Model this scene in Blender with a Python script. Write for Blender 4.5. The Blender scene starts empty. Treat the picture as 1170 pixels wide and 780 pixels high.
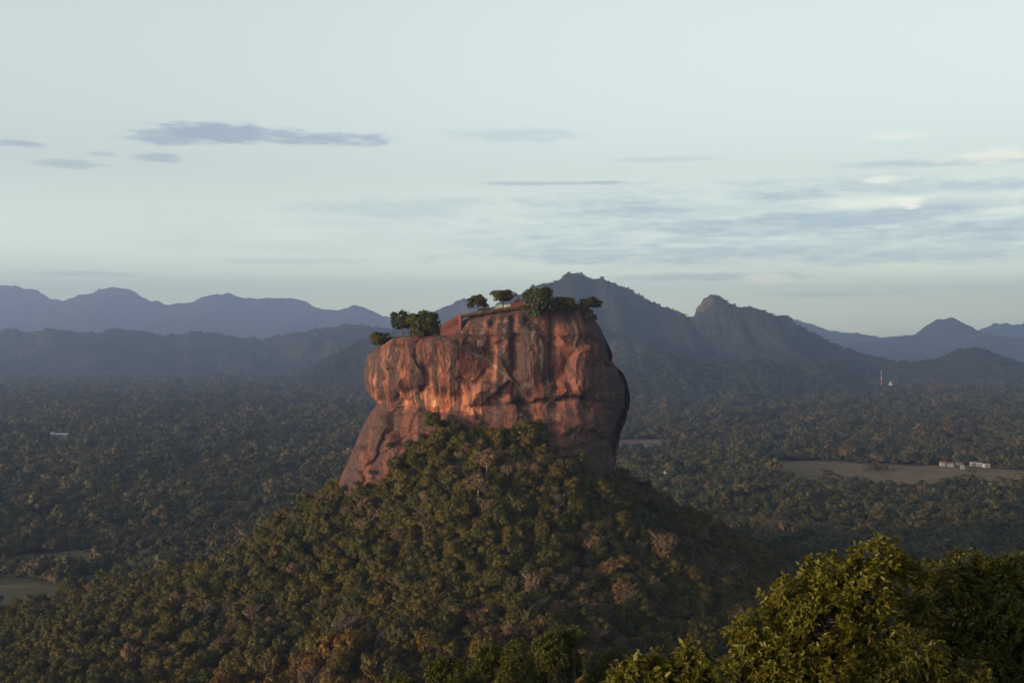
import bpy, math, random
import numpy as np

# ------------------------------------------------------------------ camera, sky, sun, exposure
scene = bpy.context.scene
COL = scene.collection
R = math.radians
F = 1412.0                      # focal length in photo pixels
CX, HY = 585.0, 405.0           # photo column straight ahead, photo row of the horizon
CAM_Z = 190.0

cam_d = bpy.data.cameras.new('camera')
cam = bpy.data.objects.new('camera', cam_d)
COL.objects.link(cam)
cam.location = (0, 0, CAM_Z)
cam.rotation_euler = (R(90), 0, 0)
cam_d.sensor_width = 36
cam_d.lens = F / 1170 * 36
cam_d.shift_y = 15 / 1170
cam_d.clip_start = 0.5
cam_d.clip_end = 60000
scene.camera = cam

SUN_EL, SUN_AZ = 9.0, 57.0      # sun stands low behind the viewer, SUN_AZ degrees to the left of straight behind
SKY_STRENGTH = 0.15
SUN_STRENGTH = 2.65
EXPOSURE = 1.25
SKY_TINT = (1.0, 1.06, 0.93)
SKY_SAT = 0.26
ZENITH = 0.27                    # brightness of the upper sky dome against the horizon sky
HAZE_DENSITY = 7.0e-5
HAZE_COLOR = (0.41, 0.55, 1.0)
HAZE_ANISO = 0.35

scene.view_settings.view_transform = 'Standard'
scene.view_settings.look = 'None'
scene.view_settings.exposure = EXPOSURE
scene.view_settings.gamma = 1
scene.view_settings.use_curve_mapping = False
scene.cycles.use_denoising = True
scene.cycles.max_bounces = 5
scene.cycles.diffuse_bounces = 3
scene.cycles.transmission_bounces = 2
scene.cycles.volume_bounces = 0
scene.cycles.use_adaptive_sampling = True

# direction towards the sun
sdir = np.array([-math.sin(R(SUN_AZ)) * math.cos(R(SUN_EL)), -math.cos(R(SUN_AZ)) * math.cos(R(SUN_EL)), math.sin(R(SUN_EL))])


class NT:
    """small helper to write node trees"""
    def __init__(self, tree):
        self.t = tree

    def n(self, kind, **kw):
        nd = self.t.nodes.new(kind)
        for k, v in kw.items():
            setattr(nd, k, v)
        return nd

    def link(self, a, b):
        self.t.links.new(a, b)

    def put(self, sock, v):
        if isinstance(v, bpy.types.NodeSocket):
            self.link(v, sock)
        elif v is not None:
            sock.default_value = v

    def math(self, op, a, b=None, c=None, clamp=False):
        nd = self.n('ShaderNodeMath', operation=op, use_clamp=clamp)
        self.put(nd.inputs[0], a)
        self.put(nd.inputs[1], b)
        if c is not None:
            self.put(nd.inputs[2], c)
        return nd.outputs[0]

    def smooth(self, v, lo, hi, a=0.0, b=1.0):
        nd = self.n('ShaderNodeMapRange', interpolation_type='SMOOTHSTEP')
        self.put(nd.inputs[0], v)
        nd.inputs[1].default_value = lo
        nd.inputs[2].default_value = hi
        nd.inputs[3].default_value = a
        nd.inputs[4].default_value = b
        return nd.outputs[0]

    def mix(self, fac, a, b, blend='MIX'):
        nd = self.n('ShaderNodeMix', data_type='RGBA', blend_type=blend)
        self.put(nd.inputs[0], fac)
        self.put(nd.inputs[6], (*a, 1) if isinstance(a, tuple) else a)
        self.put(nd.inputs[7], (*b, 1) if isinstance(b, tuple) else b)
        return nd.outputs[2]

    def noise(self, vec, scale, detail=3, rough=0.55, w=None):
        nd = self.n('ShaderNodeTexNoise')
        if vec is not None:
            self.link(vec, nd.inputs['Vector'])
        nd.inputs['Scale'].default_value = scale
        nd.inputs['Detail'].default_value = detail
        nd.inputs['Roughness'].default_value = rough
        return nd.outputs['Fac']

    def scaled(self, vec, s, off=(0, 0, 0)):
        nd = self.n('ShaderNodeMapping')
        self.link(vec, nd.inputs[0])
        nd.inputs['Location'].default_value = off
        nd.inputs['Scale'].default_value = s
        return nd.outputs[0]

    def ramp(self, fac, stops):
        nd = self.n('ShaderNodeValToRGB')
        self.link(fac, nd.inputs[0])
        cr = nd.color_ramp
        while len(cr.elements) < len(stops):
            cr.elements.new(0.5)
        for e, (p, c) in zip(cr.elements, stops):
            e.position = p
            e.color = (*c, 1)
        return nd.outputs[0]

    def combine(self, x, y, z):
        nd = self.n('ShaderNodeCombineXYZ')
        self.put(nd.inputs[0], x)
        self.put(nd.inputs[1], y)
        self.put(nd.inputs[2], z)
        return nd.outputs[0]


# ---- world: Nishita sky with evening clouds placed by compass direction and elevation
world = bpy.data.worlds.new('World')
scene.world = world
world.use_nodes = True
wt = world.node_tree
wt.nodes.clear()
W = NT(wt)
sky = W.n('ShaderNodeTexSky', sky_type='NISHITA')
sky.sun_disc = False
sky.sun_elevation = R(SUN_EL)
sky.sun_rotation = R(180 + SUN_AZ)
sky.altitude = 200
sky.air_density = 1.0
sky.dust_density = 1.5
sky.ozone_density = 1.0
hsv = W.n('ShaderNodeHueSaturation')
W.link(sky.outputs[0], hsv.inputs['Color'])
hsv.inputs['Saturation'].default_value = SKY_SAT

geo = W.n('ShaderNodeTexCoord')
sep = W.n('ShaderNodeSeparateXYZ')
W.link(geo.outputs['Generated'], sep.inputs[0])
az = W.math('ARCTAN2', sep.outputs[0], sep.outputs[1])
el = W.math('ARCSINE', sep.outputs[2])
cvec = W.combine(az, W.math('MULTIPLY', el, 5.0), 0.0)
# upper dome, out of view, dimmed to cut ambient light on the ground
dim = W.math('MULTIPLY', W.smooth(el, R(17), R(38), 1.0, ZENITH), W.smooth(el, R(0), R(9), 2.35, 1.0))
dim = W.math('MULTIPLY', dim, W.smooth(az, -.1, .5, 1.0, .84))
tinted = W.mix(1.0, W.mix(1.0, hsv.outputs[0], SKY_TINT, 'MULTIPLY'), W.combine(W.math('MULTIPLY', dim, W.smooth(el, R(0), R(11), 1.06, 1.0)), W.math('MULTIPLY', dim, W.smooth(el, R(0), R(11), 1.09, 1.0)), W.math('MULTIPLY', dim, W.smooth(el, R(0), R(11), .92, 1.0))), 'MULTIPLY')
wob = W.noise(cvec, 15.0, 5, 0.62)
wob2 = W.noise(W.scaled(cvec, (1, 1, 1), (3.1, 1.7, 0)), 48.0, 5, 0.65)
fine = W.math('ADD', W.math('MULTIPLY', W.math('SUBTRACT', wob, 0.5), 2.2), W.math('MULTIPLY', W.math('SUBTRACT', wob2, 0.5), 2.6))


def deg_of(px, py):
    u, v = (px - CX) / F, (HY - py) / F
    return math.atan2(u, 1), math.atan2(v, math.sqrt(1 + u * u))


def cloud_mask(spots, soft, rag=1.0):
    total = None
    for px, py, hw, hh, amt in spots:
        a0, e0 = deg_of(px, py)
        da = W.math('MULTIPLY', W.math('SUBTRACT', az, a0), F / hw)
        de = W.math('MULTIPLY', W.math('SUBTRACT', el, e0), F / hh)
        d2 = W.math('ADD', W.math('MULTIPLY', da, da), W.math('MULTIPLY', de, de))
        edge = W.math('ADD', W.math('SUBTRACT', 1.0, d2), W.math('MULTIPLY', fine, rag))
        m = W.math('MULTIPLY', W.smooth(edge, 0.0, soft), amt)
        total = m if total is None else W.math('MAXIMUM', total, m)
    return total


grey_a = cloud_mask([(255, 153, 120, 13, .95), (335, 158, 130, 10, .9), (205, 158, 70, 9, .8), (180, 180, 32, 6, .6), (80, 187, 48, 5, .5), (12, 164, 34, 5, .65), (118, 176, 20, 3, .4),
                     (590, 155, 90, 9, .3), (640, 209.5, 130, 3.0, .6), (95, 313, 70, 4, .35)], 0.9, 0.9)
grey_b = cloud_mask([(820, 290, 420, 17, .8), (1060, 288, 260, 16, .7), (1110, 262, 280, 15, .9), (1090, 240, 300, 16, .6), (1130, 213, 190, 10, .6), (900, 238, 170, 12, .5), (480, 240, 200, 17, .45),
                     (760, 244, 300, 18, .5), (690, 266, 330, 20, .4), (800, 316, 150, 7, .6), (1010, 186, 70, 4, .45), (1090, 185, 140, 6, .5), (330, 298, 150, 6, .35), (950, 336, 120, 5, .3), (760, 182, 80, 4, .3), (800, 287, 400, 11, .75), (1080, 262, 260, 11, .8), (1010, 296, 200, 8, .6)], 1.3, .7)
strk = W.noise(W.combine(W.math('MULTIPLY', az, 1.0), W.math('MULTIPLY', el, 9.0), 2.0), 8.0, 4, 0.52)
bank = cloud_mask([(930, 258, 520, 62, 1.0), (420, 270, 330, 40, .35)], 1.2, 0.5)
grey_b = W.math('MAXIMUM', grey_b, W.math('MULTIPLY', bank, W.smooth(strk, .34, .58, 0.0, 0.9)))
pink = cloud_mask([(1130, 178, 52, 9, .9), (1085, 182, 30, 5, .6), (1020, 156, 45, 5, .55), (1010, 205, 26, 5, .9), (1038, 231, 22, 8, .95), (985, 233, 70, 7, .7),
                   (875, 319, 30, 7, .7), (1150, 240, 50, 5, .5), (560, 240, 60, 8, .3), (985, 379, 20, 5, .6), (1120, 222, 70, 4, .4)], 1.0, 1.2)
c1 = W.mix(grey_b, tinted, W.mix(1.0, tinted, (0.47, 0.52, 0.70), 'MULTIPLY'))
c2 = W.mix(pink, c1, W.mix(1.0, tinted, (1.27, 1.10, 1.06), 'MULTIPLY'))
c3 = W.mix(grey_a, c2, W.mix(1.0, tinted, (0.52, 0.56, 0.72), 'MULTIPLY'))
bg = W.n('ShaderNodeBackground')
W.link(c3, bg.inputs[0])
bg.inputs[1].default_value = SKY_STRENGTH
wo = W.n('ShaderNodeOutputWorld')
W.link(bg.outputs[0], wo.inputs[0])

sun_d = bpy.data.lights.new('sun', 'SUN')
sun_d.energy = SUN_STRENGTH
sun_d.angle = R(0.5)
sun_d.color = (1.0, 0.61, 0.36)
sun = bpy.data.objects.new('sun', sun_d)
COL.objects.link(sun)
sun.rotation_euler = (R(90 - SUN_EL), 0, R(-SUN_AZ))

# ------------------------------------------------------------------ helpers
rng = np.random.default_rng(7)


def hash3(ix, iy, iz):
    with np.errstate(over='ignore'):
        h = (ix.astype(np.uint32) * np.uint32(374761393) + iy.astype(np.uint32) * np.uint32(668265263) + iz.astype(np.uint32) * np.uint32(2147483647))
        h = (h ^ (h >> np.uint32(13))) * np.uint32(1274126177)
        h = h ^ (h >> np.uint32(16))
    return (h & np.uint32(0xFFFF)).astype(np.float64) / 65535.0


def vnoise(x, y, z=0.0):
    x, y, z = np.broadcast_arrays(np.asarray(x, float), np.asarray(y, float), np.asarray(z, float))
    ix, iy, iz = (np.floor(a).astype(np.int64) for a in (x, y, z))
    fx, fy, fz = x - ix, y - iy, z - iz
    fx, fy, fz = (f * f * f * (f * (f * 6 - 15) + 10) for f in (fx, fy, fz))
    out = 0
    for dx in (0, 1):
        for dy in (0, 1):
            for dz in (0, 1):
                w = (fx if dx else 1 - fx) * (fy if dy else 1 - fy) * (fz if dz else 1 - fz)
                out = out + w * hash3(ix + dx, iy + dy, iz + dz)
    return out * 2 - 1


def fbm(x, y, z=0.0, oct=4, gain=0.5):
    a, s, f = 1.0, 0.0, 1.0
    for i in range(oct):
        s = s + a * vnoise(np.asarray(x) * f + 17.3 * i, np.asarray(y) * f + 5.1 * i, np.asarray(z) * f + 9.7 * i)
        a *= gain
        f *= 2.03
    return s


def sstep(v, lo, hi):
    t = np.clip((v - lo) / (hi - lo), 0, 1)
    return t * t * (3 - 2 * t)


def mesh_np(name, verts, faces, mats=(), attrs=None, smooth=False, per_face=None):
    """verts (n,3), faces (m,k) all of k corners"""
    me = bpy.data.meshes.new(name)
    verts = np.ascontiguousarray(verts, dtype=np.float32)
    faces = np.ascontiguousarray(faces, dtype=np.int32)
    m, k = faces.shape
    me.vertices.add(len(verts))
    me.vertices.foreach_set('co', verts.ravel())
    me.loops.add(m * k)
    me.loops.foreach_set('vertex_index', faces.ravel())
    me.polygons.add(m)
    me.polygons.foreach_set('loop_start', np.arange(0, m * k, k, dtype=np.int32))
    me.update(calc_edges=True)
    if smooth:
        me.polygons.foreach_set('use_smooth', np.ones(m, dtype=bool))
    for mt in mats:
        me.materials.append(mt)
    for nm, arr in (attrs or {}).items():
        a = me.attributes.new(nm, 'FLOAT', 'POINT')
        a.data.foreach_set('value', np.ascontiguousarray(arr, dtype=np.float32))
    for nm, arr in (per_face or {}).items():
        a = me.attributes.new(nm, 'FLOAT', 'FACE')
        a.data.foreach_set('value', np.ascontiguousarray(arr, dtype=np.float32))
    return me


def link(name, data, parent=None, loc=None, **props):
    o = bpy.data.objects.new(name, data)
    COL.objects.link(o)
    if parent is not None:
        o.parent = parent
    if loc is not None:
        o.location = loc
    for k, v in props.items():
        o[k] = v
    return o


def grid_faces(nu, nv, wrap=False):
    u = np.arange(nu if wrap else nu - 1)
    v = np.arange(nv - 1)
    U, V = np.meshgrid(u, v, indexing='ij')
    U2 = (U + 1) % nu
    return np.stack([U * nv + V, U2 * nv + V, U2 * nv + V + 1, U * nv + V + 1], -1).reshape(-1, 4)


def P(px, py, Y):
    return np.array([(px - CX) / F * Y, Y, CAM_Z + (HY - py) / F * Y])


class MB:
    """collects boxes, tubes and lathes into one mesh"""
    def __init__(self):
        self.v, self.f = [], []

    def add(self, vs, fs):
        b = len(self.v)
        self.v += [tuple(map(float, p)) for p in vs]
        self.f += [tuple(b + i for i in q) for q in fs]
        return self

    def box(self, x0, x1, y0, y1, z0, z1):
        vs = [(x, y, z) for z in (z0, z1) for x, y in ((x0, y0), (x1, y0), (x1, y1), (x0, y1))]
        return self.add(vs, [(3, 2, 1, 0), (4, 5, 6, 7), (0, 1, 5, 4), (1, 2, 6, 5), (2, 3, 7, 6), (3, 0, 4, 7)])

    def gable(self, x0, x1, y0, y1, z0, z1):
        ym = (y0 + y1) / 2
        return self.add([(x0, y0, z0), (x1, y0, z0), (x1, y1, z0), (x0, y1, z0), (x0, ym, z1), (x1, ym, z1)],
                        [(3, 2, 1, 0), (0, 1, 5, 4), (2, 3, 4, 5), (1, 2, 5), (3, 0, 4)])

    def tube(self, pts, rads, seg=7):
        pts = [np.array(p, float) for p in pts]
        rings = []
        for i, p in enumerate(pts):
            d = pts[min(i + 1, len(pts) - 1)] - pts[max(i - 1, 0)]
            d = d / (np.linalg.norm(d) + 1e-9)
            a = np.cross(d, (0, 0, 1) if abs(d[2]) < .9 else (1, 0, 0))
            a /= np.linalg.norm(a)
            b = np.cross(d, a)
            rings += [p + rads[i] * (math.cos(2 * math.pi * k / seg) * a + math.sin(2 * math.pi * k / seg) * b) for k in range(seg)]
        fs = []
        for i in range(len(pts) - 1):
            for k in range(seg):
                fs.append((i * seg + k, i * seg + (k + 1) % seg, (i + 1) * seg + (k + 1) % seg, (i + 1) * seg + k))
        fs.append(tuple(range(seg - 1, -1, -1)))
        fs.append(tuple((len(pts) - 1) * seg + k for k in range(seg)))
        return self.add(rings, fs)

    def mesh(self, name, mat, smooth=False):
        me = bpy.data.meshes.new(name)
        me.from_pydata(self.v, [], self.f)
        me.materials.append(mat)
        if smooth:
            for p in me.polygons:
                p.use_smooth = True
        return me


def new_mat(name):
    m = bpy.data.materials.new(name)
    m.use_nodes = True
    m.node_tree.nodes.clear()
    t = NT(m.node_tree)
    out = t.n('ShaderNodeOutputMaterial')
    return m, t, out


def plain_mat(name, col, rough=0.85, var=0.15, scale=1.0):
    m, t, out = new_mat(name)
    p = t.n('ShaderNodeBsdfPrincipled')
    tc = t.n('ShaderNodeTexCoord')
    nz = t.noise(tc.outputs['Object'], scale, 4)
    c = t.mix(nz, tuple(max(0, c * (1 - var * 2)) for c in col), tuple(min(1, c * (1 + var * 2)) for c in col))
    t.link(c, p.inputs['Base Color'])
    p.inputs['Roughness'].default_value = rough
    t.link(p.outputs[0], out.inputs[0])
    return m


# ------------------------------------------------------------------ materials
def leaf_mat(name, stops, translucent=0.25, use_obj_color=True, rough=0.6):
    """stops: ramp over (random per tree), modulated by the per-leaf 'tint' attribute"""
    m, t, out = new_mat(name)
    oi = t.n('ShaderNodeObjectInfo')
    base = t.ramp(oi.outputs['Random'], stops)
    at = t.n('ShaderNodeAttribute', attribute_name='tint')
    f = t.smooth(at.outputs['Fac'], 0, 1, 0.72, 1.32)
    c = t.mix(1.0, base, t.combine(f, f, f), 'MULTIPLY')
    if use_obj_color:
        c = t.mix(1.0, c, oi.outputs['Color'], 'MULTIPLY')
    d = t.n('ShaderNodeBsdfPrincipled')
    d.inputs['Roughness'].default_value = rough
    d.inputs['Specular IOR Level'].default_value = 0.25
    t.link(c, d.inputs['Base Color'])
    tr = t.n('ShaderNodeBsdfTranslucent')
    t.link(t.mix(1.0, c, (1.1, 1.15, 0.6), 'MULTIPLY'), tr.inputs['Color'])
    mx = t.n('ShaderNodeMixShader')
    mx.inputs[0].default_value = translucent
    t.link(d.outputs[0], mx.inputs[1])
    t.link(tr.outputs[0], mx.inputs[2])
    t.link(mx.outputs[0], out.inputs[0])
    return m


M_FOREST = leaf_mat('forest_foliage', [(0, (.040, .041, .003)), (.3, (.063, .052, .003)), (.55, (.086, .059, .003)), (.8, (.047, .045, .003)), (1, (.096, .060, .004))])
M_DRY = leaf_mat('dry_foliage', [(0, (.125, .072, .030)), (.5, (.095, .062, .028)), (1, (.12, .072, .038))], 0.15)
M_PLAIN = leaf_mat('lowland_foliage', [(0, (.032, .037, .011)), (.3, (.046, .047, .014)), (.65, (.066, .056, .018)), (.9, (.076, .06, .022)), (.98, (.1, .066, .028)), (1, (.13, .08, .04))], 0.15, False)
M_HILLF = leaf_mat('hill_foliage', [(0, (.026, .033, .017)), (.6, (.036, .040, .022)), (1, (.055, .05, .03))], .1, False)
M_NEAR = leaf_mat('broadleaf', [(0, (.078, .070, .006)), (1, (.09, .077, .007))], 0.2, True, 0.5)
M_BARK = plain_mat('bark', (.05, .036, .026), .9, .3, 4)
M_PALE_BARK = plain_mat('pale_bark', (.2, .15, .13), .9, .25, 3)


def ground_mat():
    m, t, out = new_mat('forest_floor')
    g = t.n('ShaderNodeNewGeometry')
    n1 = t.noise(g.outputs['Position'], 0.012, 4)
    n2 = t.noise(g.outputs['Position'], 0.09, 3)
    c = t.mix(t.smooth(n1, .35, .65), (.022, .026, .012), (.042, .038, .018))
    c = t.mix(t.smooth(n2, .45, .75), c, (.055, .042, .022))
    far = t.n('ShaderNodeVectorMath', operation='LENGTH')
    t.link(g.outputs['Position'], far.inputs[0])
    c = t.mix(t.math('MULTIPLY', t.smooth(far.outputs['Value'], 1050, 1500), t.smooth(n1, .3, .7)), c, (.17, .15, .09))
    p = t.n('ShaderNodeBsdfPrincipled')
    p.inputs['Roughness'].default_value = .95
    p.inputs['Specular IOR Level'].default_value = 0.1
    t.link(c, p.inputs['Base Color'])
    t.link(p.outputs[0], out.inputs[0])
    return m


def mountain_mat():
    m, t, out = new_mat('forested_slope')
    g = t.n('ShaderNodeNewGeometry')
    n1 = t.noise(g.outputs['Position'], 0.0022, 5, .6)
    n2 = t.noise(g.outputs['Position'], 0.03, 4, .65)
    c = t.mix(t.smooth(n1, .38, .62), (.024, .031, .018), (.036, .038, .024))
    c = t.mix(t.smooth(n2, .52, .75), c, (.06, .05, .034))
    at = t.n('ShaderNodeAttribute', attribute_name='rocky')
    c = t.mix(t.math('MULTIPLY', at.outputs['Fac'], t.smooth(n2, .3, .6)), c, (.12, .085, .065))
    p = t.n('ShaderNodeBsdfPrincipled')
    p.inputs['Roughness'].default_value = .95
    p.inputs['Specular IOR Level'].default_value = 0.1
    t.link(c, p.inputs['Base Color'])
    b = t.n('ShaderNodeBump')
    b.inputs['Strength'].default_value = 0.9
    b.inputs['Distance'].default_value = 14
    t.link(n2, b.inputs['Height'])
    t.link(b.outputs[0], p.inputs['Normal'])
    t.link(p.outputs[0], out.inputs[0])
    return m


def field_mat(name, a, b, sc=0.02, stretch=(1, 2.5, 1)):
    m, t, out = new_mat(name)
    g = t.n('ShaderNodeNewGeometry')
    v = t.scaled(g.outputs['Position'], stretch)
    n1 = t.noise(v, sc, 5, .6)
    n2 = t.noise(v, sc * 6, 3, .6)
    c = t.mix(t.smooth(n1, .35, .65), a, b)
    c = t.mix(t.math('MULTIPLY', t.smooth(n2, .5, .7), .4), c, tuple(x * .5 for x in a))
    p = t.n('ShaderNodeBsdfPrincipled')
    p.inputs['Roughness'].default_value = .95
    p.inputs['Specular IOR Level'].default_value = 0.1
    t.link(c, p.inputs['Base Color'])
    t.link(p.outputs[0], out.inputs[0])
    return m


def rock_mat():
    m, t, out = new_mat('stained_gneiss')
    g = t.n('ShaderNodeNewGeometry')
    pos = g.outputs['Position']
    warp = t.n('ShaderNodeVectorMath', operation='ADD')
    t.link(pos, warp.inputs[0])
    nzc = t.n('ShaderNodeTexNoise')
    t.link(pos, nzc.inputs['Vector'])
    nzc.inputs['Scale'].default_value = .05
    sc = t.n('ShaderNodeVectorMath', operation='SCALE')
    t.link(nzc.outputs['Color'], sc.inputs[0])
    sc.inputs['Scale'].default_value = 7
    t.link(sc.outputs[0], warp.inputs[1])
    wp = warp.outputs[0]
    streak = t.scaled(wp, (1, 1, .045))
    s1 = t.noise(streak, .27, 4, .6)
    s2 = t.noise(t.scaled(wp, (1, 1, .035), (31, 7, 3)), .75, 3, .55)
    s3 = t.noise(t.scaled(wp, (1, 1, .07), (5, 77, 3)), .10, 4, .6)
    patch = t.noise(wp, .035, 5, .6)
    grain = t.noise(pos, .7, 5, .7)
    layer = t.noise(t.scaled(wp, (.2, .2, 1.0)), .22, 4, .65)

    def at(nm):
        return t.n('ShaderNodeAttribute', attribute_name=nm).outputs['Fac']
    fresh, slab, streaky = at('fresh'), at('slab'), at('streaky')
    c = t.mix(t.smooth(patch, .3, .7), (.135, .045, .034), (.22, .076, .053))
    c = t.mix(t.math('MULTIPLY', t.smooth(s3, .50, .66), .55), c, (.27, .125, .088))
    # fresh orange stone in the hollow under the overhang
    c = t.mix(fresh, c, t.mix(t.smooth(s1, .4, .62), (.50, .155, .075), (.55, .25, .145)))
    # dark lichen curtains, with the right flank's shade painted into the same mask
    dark1 = t.math('MULTIPLY', at('stain_shade'), t.smooth(grain, .15, .45, .7, 1.0))
    c = t.mix(t.math('MULTIPLY', dark1, .86), c, (.05, .033, .031))
    dark2 = t.math('MULTIPLY', t.smooth(s2, .52, .64), streaky)
    c = t.mix(t.math('MULTIPLY', dark2, .45), c, (.06, .038, .034))
    # pale mineral runs
    pale = t.math('MULTIPLY', t.smooth(t.noise(t.scaled(wp, (1, 1, .03), (90, 3, 8)), .3, 3, .6), .60, .70), streaky)
    c = t.mix(t.math('MULTIPLY', pale, .35), c, (.42, .29, .22))
    c = t.mix(at('pale'), c, (.55, .42, .34))
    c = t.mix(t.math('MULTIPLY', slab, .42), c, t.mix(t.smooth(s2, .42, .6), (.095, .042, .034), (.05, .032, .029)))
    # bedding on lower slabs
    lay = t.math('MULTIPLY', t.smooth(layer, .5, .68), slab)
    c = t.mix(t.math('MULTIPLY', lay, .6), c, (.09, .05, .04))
    c = t.mix(t.math('MULTIPLY', at('shade_streaks'), .9), c, (.035, .028, .028))  # painted shade of right flank and crevice, plus dark streaks
    gr = t.smooth(grain, .25, .75, .72, 1.25)
    c = t.mix(1.0, c, t.combine(gr, gr, gr), 'MULTIPLY')
    p = t.n('ShaderNodeBsdfPrincipled')
    p.inputs['Roughness'].default_value = .9
    p.inputs['Specular IOR Level'].default_value = 0.2
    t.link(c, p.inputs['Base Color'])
    b = t.n('ShaderNodeBump')
    b.inputs['Strength'].default_value = .8
    b.inputs['Distance'].default_value = 1.2
    t.link(t.math('ADD', grain, t.math('MULTIPLY', s2, .8)), b.inputs['Height'])
    t.link(b.outputs[0], p.inputs['Normal'])
    t.link(p.outputs[0], out.inputs[0])
    return m


M_GROUND = ground_mat()
M_MOUNT = mountain_mat()
M_ROCK = rock_mat()
M_OLDWHITE = plain_mat('weathered_plaster', (.21, .20, .185), .9, .25, .3)
M_WHITE = plain_mat('white_plaster', (.5, .48, .46), .8, .06, .4)
M_ROOFW = plain_mat('pale_sheet_roof', (.33, .33, .35), .5, .06, .4)
M_TILE = plain_mat('clay_tile', (.15, .07, .048), .85, .2, 1)
M_BRICK = plain_mat('red_brick', (.17, .05, .038), .9, .2, .8)
M_DARK = plain_mat('dark_glass', (.03, .03, .035), .3, .1, 1)
M_RED = plain_mat('red_paint', (.5, .05, .04), .6, .05, 1)
M_GREY = plain_mat('weathered_concrete', (.36, .34, .32), .9, .15, .5)

# ------------------------------------------------------------------ terrain
MOUND_C = (-10.0, 815.0)
MR = [0, 55, 70, 88, 100, 115, 145, 185, 235, 270, 330, 400, 480, 600]
MH = [142, 140, 134, 121, 112, 100, 78, 58, 43, 34, 21, 10, 4, 0]
CR = [0, 6, 12, 20, 38, 60, 95, 150, 200, 250, 350, 450, 600]
CH = [188, 187.6, 185, 180, 172, 166, 153, 112, 74, 42, 13, 4, 0]


def ground_h(x, y):
    x, y = np.asarray(x, float), np.asarray(y, float)
    xs = x + 11 * (1 - sstep(np.hypot(x - MOUND_C[0], y - MOUND_C[1]), 75, 165))          # the crest of the mound lies left of its middle
    r = np.hypot((xs - MOUND_C[0]) * np.where(x < MOUND_C[0], 1.27, 1.2), y - MOUND_C[1])
    ang = np.arctan2(y - MOUND_C[1], x - MOUND_C[0])
    r = r * (1 + .10 * fbm(np.cos(ang) * 2.2 + 5, np.sin(ang) * 2.2, r * .004, 3))
    h = np.interp(r, MR, MH)
    h = h * (1 - sstep(y, 860, 940) * sstep(-x, 150, 215))
    h = h + sstep(h, 8, 50) * 4.5 * fbm(x * .014, y * .014, 3.3, 3)
    rc = np.hypot(x * .8, np.where(y < 0, y * .55, y))
    hc = np.interp(rc, CR, CH)
    hc = hc + sstep(rc, 20, 80) * sstep(hc, 5, 40) * 4 * fbm(x * .02, y * .02, 9.1, 3)
    return np.maximum(h, hc)


th = np.concatenate([np.linspace(-math.pi, -.62, 60, endpoint=False), np.linspace(-.62, .62, 170, endpoint=False), np.linspace(.62, math.pi, 60, endpoint=False)])
rr = np.concatenate([[0.01], np.geomspace(3, 29000, 640)])
TH, RR = np.meshgrid(th, rr, indexing='ij')
gx, gy = np.sin(TH) * RR, np.cos(TH) * RR
keep_back = (RR > 3900) & (np.cos(TH) < .3)
RR2 = np.where(keep_back, 3900, RR)
gx, gy = np.sin(TH) * RR2, np.cos(TH) * RR2
gz = ground_h(gx, gy)
link('ground', mesh_np('ground', np.stack([gx, gy, gz], -1).reshape(-1, 3), grid_faces(len(th), len(rr), True)[:, ::-1], [M_GROUND], smooth=True), kind='structure')


# fields and water: sheets just over the flat ground, outlines given as ground points
def plain_pt(px, py):
    Y = CAM_Z * F / (py - HY)
    return ((px - CX) / F * Y, Y)


FIELDS = []          # (polygon in x,y)


def sheet(name, pts, mat, z, seed, wob=.03):
    """pts: ground outline (x,y) in order"""
    pts = np.array(pts, float)
    out = []
    n = len(pts)
    for i in range(n):
        a, b = pts[i], pts[(i + 1) % n]
        for k in np.linspace(0, 1, 14, endpoint=False):
            out.append(a + (b - a) * k)
    out = np.array(out)
    c = out.mean(0)
    ext = np.ptp(out, axis=0)
    w = fbm(out[:, 0] / ext.max() * 14 + seed, out[:, 1] / ext.max() * 14, seed, 3)
    out = c + (out - c) * (1 + wob * 2.0 * w)[:, None]
    me = bpy.data.meshes.new(name)
    me.from_pydata([(p[0], p[1], z) for p in out], [], [tuple(range(len(out)))])
    if me.polygons[0].normal.z < 0:
        me.flip_normals()
    me.materials.append(mat)
    link(name, me, kind='structure')
    FIELDS.append(out)
    return out


M_STUBBLE = field_mat('dry_stubble', (.13, .095, .052), (.20, .145, .085))
M_STUBBLE2 = field_mat('grey_stubble', (.08, .076, .04), (.14, .122, .068), .012)
M_GREENF = field_mat('green_paddy', (.055, .075, .035), (.10, .10, .06), .008, (.4, 2.5, 1))
M_PALEF = field_mat('pale_field', (.14, .12, .08), (.2, .16, .11), .006)
M_BANK = field_mat('reddish_mud', (.15, .10, .08), (.2, .14, .11), .02)

def band(*rows):
    """rows: (py, px0, px1) near to far"""
    left = [plain_pt(a, y) for y, a, b in rows]
    right = [plain_pt(b, y) for y, a, b in rows]
    return left + right[::-1]


sheet('field', [plain_pt(*q) for q in ((868, 526.5), (930, 526), (1000, 530), (1060, 532.5), (1120, 535), (1180, 538), (1290, 542), (1300, 566), (1170, 563), (1060, 559), (980, 554), (905, 550), (862, 538))], M_STUBBLE, .35, 1, .015)
sheet('field', band((672, 128, 262), (656, 112, 258), (649, 60, 250), (643, -110, 248), (634, 20, 245), (629, 90, 240)), M_STUBBLE2, .35, 2, .02)
sheet('field', band((724, -160, 60), (700, -150, 90), (677, -130, 110), (668, -130, 125), (661, -130, 135), (656, -30, 128)), M_STUBBLE2, .35, 3, .02)
sheet('field', band((480, 690, 800), (474, 690, 850), (466, 690, 900), (459, 690, 930), (456, 700, 900)), M_GREENF, .35, 4)
sheet('field', band((446, 20, 115), (440, 15, 125), (437, 30, 110)), M_PALEF, .35, 5)
sheet('field', band((452, 780, 1010), (448.5, 780, 1010)), M_GREENF, .35, 6)
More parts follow.
